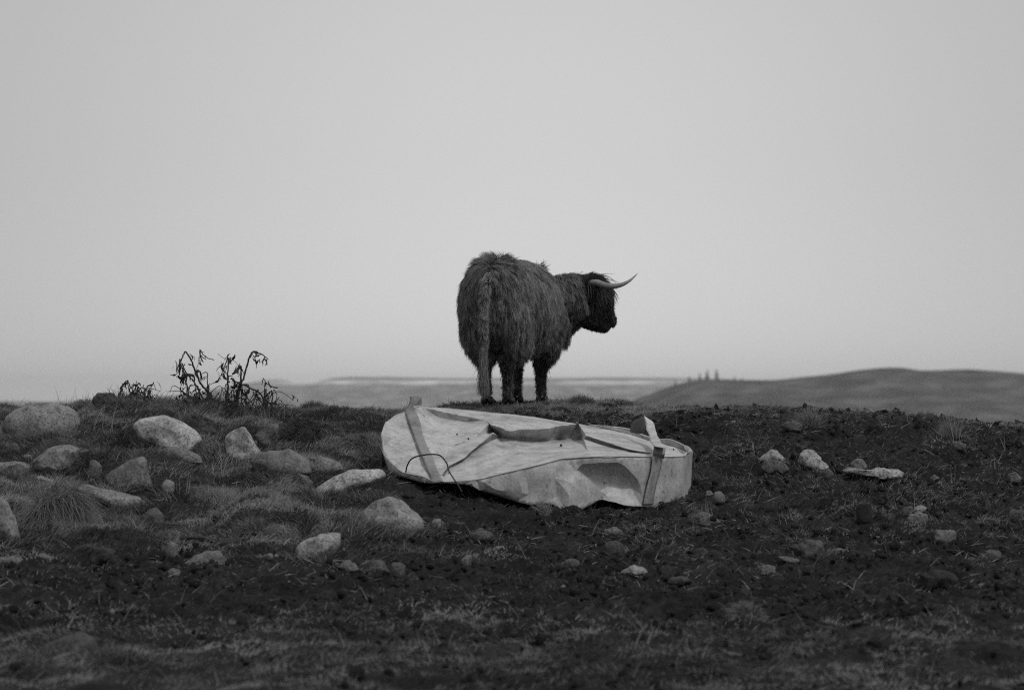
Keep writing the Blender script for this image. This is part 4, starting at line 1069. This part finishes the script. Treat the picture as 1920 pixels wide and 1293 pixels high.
# ------------------------------------------------------------ conifers on the far right hill
def hill_top(px): return float(np.interp(px_x(px, RIGHT_D), HILL_X, HILL_TOP))
def conifer(px, py_top, label, seed):
    rs = np.random.default_rng(seed); zb = hill_top(px) - 1.5; zt = -(py_top - EYE_ROW) / FPX * RIGHT_D; h = max(3.0, zt - zb)
    root = new_obj('conifer', None); root.location = (px_x(px, RIGHT_D), RIGHT_D + rs.uniform(-15, 10), zb)
    tag(root, label, 'tree', 'conifers on the far hill')
    new_obj('trunk', tube_mesh('trunk', [(0, 0, -1), (0, 0, h * .5), (0, 0, h * .97)], [h * .022, h * .015, h * .003], 6), M_BARK, root)
    v, f = [], []
    for k in range(240):
        t = rs.uniform(.08, 1) ** .8; z = h * t; a = rs.uniform(0, 6.283); R = h * .36 * (1 - t) * rs.uniform(.65, 1.2) + h * .012
        c = np.array([math.cos(a), math.sin(a), 0]); s_ = np.array([-math.sin(a), math.cos(a), 0]); i = len(v); w = h * .055 * (1.2 - t)
        v += [c * R * .1 + [0, 0, z + h * .03], c * R * .6 + s_ * w + [0, 0, z], c * R + [0, 0, z - h * .035], c * R * .6 - s_ * w + [0, 0, z]]
        f.append([i, i + 1, i + 2, i + 3])
    new_obj('crown', np_mesh('crown', np.array(v), np.array(f), False), M_CONIFER, root)
for a in [(1292, 703, 'short leftmost conifer of the row on the far right hill', 1), (1311, 698, 'slim conifer second from the left on the far right hill', 2), (1324, 692, 'tall narrow conifer left of the widest one on the far hill', 3),
          (1345, 691, 'widest dark conifer standing on the crest of the far right hill', 4), (1267, 711, 'tiny conifer low at the left foot of the far right hill', 5), (1377, 704, 'little conifer just right of the widest one on the far hill', 6),
          (1392, 706, 'faint low conifer farthest right on the hill shoulder', 7)]:
    conifer(*a)
# ------------------------------------------------------------ grass, straw, clods
def scatter(n, y0, y1, margin=.25):
    """points spread evenly over the visible ground between distances y0 and y1"""
    u = rng.random(n); d = np.sqrt(y0 ** 2 + u * (y1 ** 2 - y0 ** 2)); x = rng.uniform(-1, 1, n) * (d * .182 + margin); return x, d
def blades(name, x, d, length, lean, r0, tone, K=5, bend=.5, label_kind='stuff', mat=None, z=None, parent=None):
    n = len(x); a = rng.random(n) * 2 * math.pi
    a = a * .45 + 5.0 * (fbm2(x * 3.1, d * 3.1, 2, 201) + 1)
    z = (H(x, d) if z is None else z) - .008
    dirs = np.stack([np.cos(a) * lean, np.sin(a) * lean, np.ones(n)], -1); dirs /= np.linalg.norm(dirs, axis=1)[:, None]
    q = np.stack([x, d, z], -1); pts = [q]; dd = dirs
    hz = np.stack([np.cos(a), np.sin(a), np.zeros(n)], -1)
    for k in range(1, K):
        dd = dd + hz * (bend * rng.uniform(.2, 1, n) / K)[:, None] - np.array([0, 0, 1.0]) * (bend * .55 * k / K * rng.random(n))[:, None]
        dd /= np.linalg.norm(dd, axis=1)[:, None]; q = q + dd * (length / (K - 1))[:, None]; pts.append(q)
    pts = np.stack(pts, 1)
    rad = np.interp(np.linspace(0, 1, K), [0, .5, 1], [1, .85, .12])[None] * np.asarray(r0 * np.ones(n))[:, None] * rng.uniform(.7, 1.25, (n, 1))
    o = curves_obj(name, pts, rad, np.clip(tone, 0, 1), mat or M_GRASS, parent)
    if label_kind: o['kind'] = label_kind
    return o
def patch(x, d, s): return fbm2(x * s, d * s, 3, 77)
# turf: bank at left, crest, foreground
def turf_density(x, d):
    px = 960 + x * FPX / d; py = EYE_ROW - H0(x, d) * FPX / d
    g = 1 - soil_amount(x, d)
    pn = patch(x, d, 1.6)
    g = g * np.clip(.62 + 1.5 * pn, .05, 1)
    g = g * np.clip(.75 + 1.6 * patch(x + 30, d, 3.7), .12, 1)
    fr = sstep(13.6, 12.6, d); g = g * (1 - fr + fr * np.clip(.80 + 2.0 * patch(x, d + 60, 1.3) + .25 * sstep(.3, -1.2, x), .04, .85))
    # sparse growth elsewhere in tufts
    g = np.maximum(g, .45 * sstep(.12, .4, patch(x + 9, d - 4, 2.4)))
    g = np.maximum(g, .34 * sstep(-.15, .25, patch(x - 20, d + 7, 4.5)))
    g = np.maximum(g, .55 * sstep(780, 700, px) * sstep(16.2, 16.8, d))
    band = sstep(13.2, 14.0, d) * sstep(16.2, 15.4, d); g = g * (1 - .85 * band)
    # bare earth under the tank
    t = np.exp(-(((px - 900) / 260) ** 4 + ((py - 930) / 45) ** 4)); g = g * (1 - .8 * t)
    return np.clip(g, 0, 1)
for n, y0, y1 in ((620000, 15.8, 24.6), (320000, 9.6, 15.8)):
    x, d = scatter(n, y0, y1); g = turf_density(x, d); k = rng.random(n) < g; x, d, g = x[k], d[k], g[k]
    tuft = vnoise2(x * 6, d * 6, 91); px = 960 + x * FPX / d
    bank = sstep(800, 690, px) * sstep(16, 17, d)
    ln = (.020 + .03 * rng.random(len(x)) ** 1.5 + (.02 + .05 * bank) * np.clip(tuft + .2, 0, 1)) * (.6 + .5 * g)
    knoll = sstep(21.4, 22.0, d) * sstep(330, 220, np.abs(px - 1000)); ln = ln + .022 * knoll * rng.random(len(x))
    straw = rng.random(len(x)) < .05 + .05 * bank
    tone = .27 + .30 * vnoise2(x * 2.2, d * 2.2, 93) + .12 * tuft + .26 * (rng.random(len(x)) - .5) + .40 * straw + .18 * sstep(21.5, 22.1, d) + .06 * (d < 14) + .10 * (d < 15.8) * sstep(1500, 500, px) + .12 * knoll + .05 * bank
    blades('grass', x, d, ln, rng.uniform(.25, 1.2, len(x)), .0016, tone, 4, .8)
# turf grown up round the feet of the stones
sx, sd_, sl = [], [], []
for (rx, rd, rw, rdep, bank) in SKIRT:
    m = int(((700 if rw > .42 else 380) if bank else 60) * rw / .4); t = rng.random(m)
    th = rng.uniform(-math.pi, 0, m); sx.append(rx + math.pow(1, 1) * rw * .54 * np.cos(th) + rng.normal(0, .02, m)); sd_.append(rd + rdep * .3 + np.sin(th) * (rdep * 1.05 + .03) - np.abs(rng.normal(0, .04, m))); sl.append(rng.uniform(.03, .11 if bank else .06, m))
sx, sd_, sl = map(np.concatenate, (sx, sd_, sl))
blades('grass', sx, sd_, sl, rng.uniform(.2, 1.1, len(sx)), .0017, .40 + rng.normal(0, .17, len(sx)), 5, .8)
# longer loose stems standing out of the turf
x, d = scatter(26000, 11, 24.4); g = turf_density(x, d); k = rng.random(len(x)) < g * .16; x, d = x[k], d[k]
blades('grass', x, d, rng.uniform(.06, .15, len(x)), rng.uniform(.1, .9, len(x)), .0013, rng.uniform(.45, .95, len(x)), 6, .5)
# dead straw strewn on the soil
x, d = scatter(24000, 10, 24); k = rng.random(len(x)) < .5 * np.clip(.5 + patch(x, d, 1.1) * 1.4, 0, 1) * sstep(12.5, 16, d) + .03; x, d = x[k], d[k]
blades('straw', x, d, rng.uniform(.02, .10, len(x)), rng.uniform(1.0, 5, len(x)), .0017, rng.random(len(x)) ** 2, 5, .3, mat=M_STRAW, z=H(x, d) + .012)
# tall thin dry stalks, where the photograph shows them: skyline at left, bank, right slope
st_x, st_d, st_l = [], [], []
for px, py, hpx, n in [(108, 748, 55, 3), (140, 748, 42, 3), (163, 745, 38, 2), (232, 745, 60, 1), (125, 758, 30, 6), (185, 812, 60, 3), (205, 815, 70, 2), (338, 830, 70, 2), (425, 880, 70, 3), (420, 890, 60, 2), (330, 930, 45, 4), (345, 925, 40, 2), (395, 925, 40, 2), (760, 760, 35, 6), (785, 765, 20, 4),
                       (1330, 985, 55, 5), (1310, 985, 40, 5), (1375, 965, 30, 3), (1530, 765, 45, 3), (1620, 770, 40, 4), (1795, 850, 70, 3), (1790, 765, 60, 1), (1890, 785, 35, 2), (1885, 850, 40, 3), (1250, 755, 45, 2), (1868, 880, 30, 4), (700, 762, 20, 5), (590, 765, 15, 6), (1840, 800, 25, 3)]:
    for _ in range(n):
        q = px + rng.normal(0, 7); d = min(ground_at(q, py), 23.6); st_x.append(px_x(q, d)); st_d.append(d); st_l.append(hpx / FPX * d * rng.uniform(.6, 1.1))
st_x, st_d, st_l = map(np.array, (st_x, st_d, st_l))
blades('dry_stalks', st_x, st_d, st_l, rng.uniform(.02, .35, len(st_x)), .0017, rng.uniform(.5, 1, len(st_x)), 7, .25)

# rank grass round the feet of the withered plants
gx, gd = [], []
for px, sp, n in ((362, 32, 420), (455, 45, 900), (260, 30, 240), (500, 25, 300)):
    q = rng.normal(px, sp, n); dd_ = rng.uniform(21.7, 22.35, n); gx.append(px_x(q, dd_)); gd.append(dd_)
gx, gd = np.concatenate(gx), np.concatenate(gd)
blades('grass', gx, gd, rng.uniform(.05, .19, len(gx)), rng.uniform(.1, .9, len(gx)), .0016, .22 + rng.normal(0, .14, len(gx)), 6, .7)

# tussocks one can point at
def tussock(label, px, py, wpx, hpx, n, ln, tone, mound=.6, droop=.9, comb=(0, 0)):
    d = ground_at(px, py); w = wpx / FPX * d / 2; h = hpx / FPX * d; x = px_x(px, d); zb = float(H0(x, d))
    root = new_obj('grass_tussock', None); root.location = (x, d, zb); tag(root, label, 'grass tussock', 'grass tussocks')
    v, f = ico(4); v = v.copy(); nz = vnoise(v[:, 0] * 2.3 + px, v[:, 1] * 2.3, v[:, 2] * 2.3, 7) * .18 + vnoise(v[:, 0] * 6 + px, v[:, 1] * 6, v[:, 2] * 6, 8) * .1
    v = v * (1 + nz)[:, None] * np.array([w * mound, w * mound * .8, h * mound])
    new_obj('turf_mound', np_mesh('turf_mound', v, f), M_TURF, root)
    a = rng.random(n) * 6.283; e = np.arccos(rng.uniform(-.1, 1, n)); dr = np.stack([np.cos(a) * np.sin(e), np.sin(a) * np.sin(e), np.cos(e)], -1)
    q = dr * np.array([w * mound, w * mound * .8, h * mound]) * .95; pts = [q]; dd = dr * .5 + .55 * np.stack([vnoise(q[:, 0] * 11, q[:, 1] * 11, q[:, 2] * 11, 300 + k_) for k_ in range(3)], -1) + np.array([comb[0], comb[1], .55 if not comb[0] else .35]) + rng.normal(0, .38, (n, 3)); L_ = ln * rng.uniform(.5, 1.2, n)
    for k in range(1, 6):
        dd = dd - np.array([0, 0, 1.0]) * droop * .30 * rng.uniform(.4, 1.2, (n, 1)); dd = dd / np.linalg.norm(dd, axis=1)[:, None]; q = q + dd * (L_ / 5)[:, None]; pts.append(q)
    curves_obj('blades', np.stack(pts, 1), np.interp(np.linspace(0, 1, 6), [0, .5, 1], [1, .8, .12])[None] * .0017 * rng.uniform(.7, 1.2, (n, 1)), np.clip(tone + rng.normal(0, .13, n), 0, 1), M_GRASS, root)
tussock('large overhanging tussock with long drooping grass by the upright rock at left', 108, 990, 150, 92, 6500, .24, .5, .55, 1.5, (.5, -.6))
tussock('peaty dark grass tussock behind the leaning grey slab', 565, 832, 80, 48, 2600, .05, .18, .95)
tussock('grassy tuft beside the fallen stick and its dark stone', 478, 1006, 55, 20, 600, .11, .42, .7)
tussock('pale upright tuft of grass on the right slope above the long slab', 1520, 806, 56, 30, 420, .15, .62, .38, .25)
tussock('pale tuft of grass leaning over a grey stone far right', 1785, 832, 60, 32, 420, .16, .62, .38, .3)
tussock('small pale tuft in the soil under the bulging wall of the tank', 1022, 968, 34, 18, 160, .09, .66, .4, .3)
tussock('round blurred tussock alone in the dark foreground right of centre', 1398, 1160, 58, 20, 700, .055, .5, .9)
tussock('tufted hummock of grass on the crest right behind the cow', 1090, 752, 70, 16, 1300, .07, .45, .6, .6)
tussock('grassy hump on the skyline between the tank and the tall withered plants', 588, 772, 70, 18, 1300, .07, .35, .6, .6)

# loose lumps of earth
def lumps(name, n, y0, y1, s0, s1, mat, dens, seed, sub=1):
    x, d = scatter(n, y0, y1); k = rng.random(n) < dens(x, d); x, d = x[k], d[k]; m = len(x)
    v, f = ico(sub); s = s0 + (s1 - s0) * rng.random(m) ** 2.5
    V = v[None] * (1 + rng.uniform(-.5, .5, (m, len(v)))[:, :, None]) * s[:, None, None] * rng.uniform(.45, 1.5, (m, 1, 3))
    V = V + np.stack([x, d, H(x, d) + s * .25], -1)[:, None]
    F = (f[None] + (np.arange(m) * len(v))[:, None, None]).reshape(-1, 3)
    return new_obj(name, np_mesh(name, V.reshape(-1, 3), F, sub > 1), mat, kind='stuff')
lumps('soil_clods', 42000, 9.8, 24.2, .005, .024, M_SOIL, lambda x, d: (.06 + .8 * soil_amount(x, d)) * np.clip(.5 + 1.6 * patch(x, d, 3.1), .06, 1), 1)
lumps('pebbles', 200, 10.5, 23.5, .006, .018, M_PEB, lambda x, d: .2 + .6 * soil_amount(x, d), 2)

# ------------------------------------------------------------ haze
HZ = (-5200, 5200, -40, 9600, -75, 62)
hb = bmesh.new(); bmesh.ops.create_cube(hb, size=1, matrix=Matrix.Translation(((HZ[0] + HZ[1]) / 2, (HZ[2] + HZ[3]) / 2, (HZ[4] + HZ[5]) / 2)) @ Matrix.Diagonal((HZ[1] - HZ[0], HZ[3] - HZ[2], HZ[5] - HZ[4], 1)))
hme = bpy.data.meshes.new('haze'); hb.to_mesh(hme); hb.free()
mh = bpy.data.materials.new('thin_haze'); mh.use_nodes = True; hn = mh.node_tree; hn.nodes.clear()
ho = hn.nodes.new('ShaderNodeOutputMaterial'); hv_ = hn.nodes.new('ShaderNodeVolumePrincipled')
hv_.inputs['Color'].default_value = (.99, .99, .99, 1); hv_.inputs['Density'].default_value = HAZE_DENSITY; hv_.inputs['Anisotropy'].default_value = 0.55
hn.links.new(hv_.outputs[0], ho.inputs['Volume'])
new_obj('haze', hme, mh, kind='stuff')
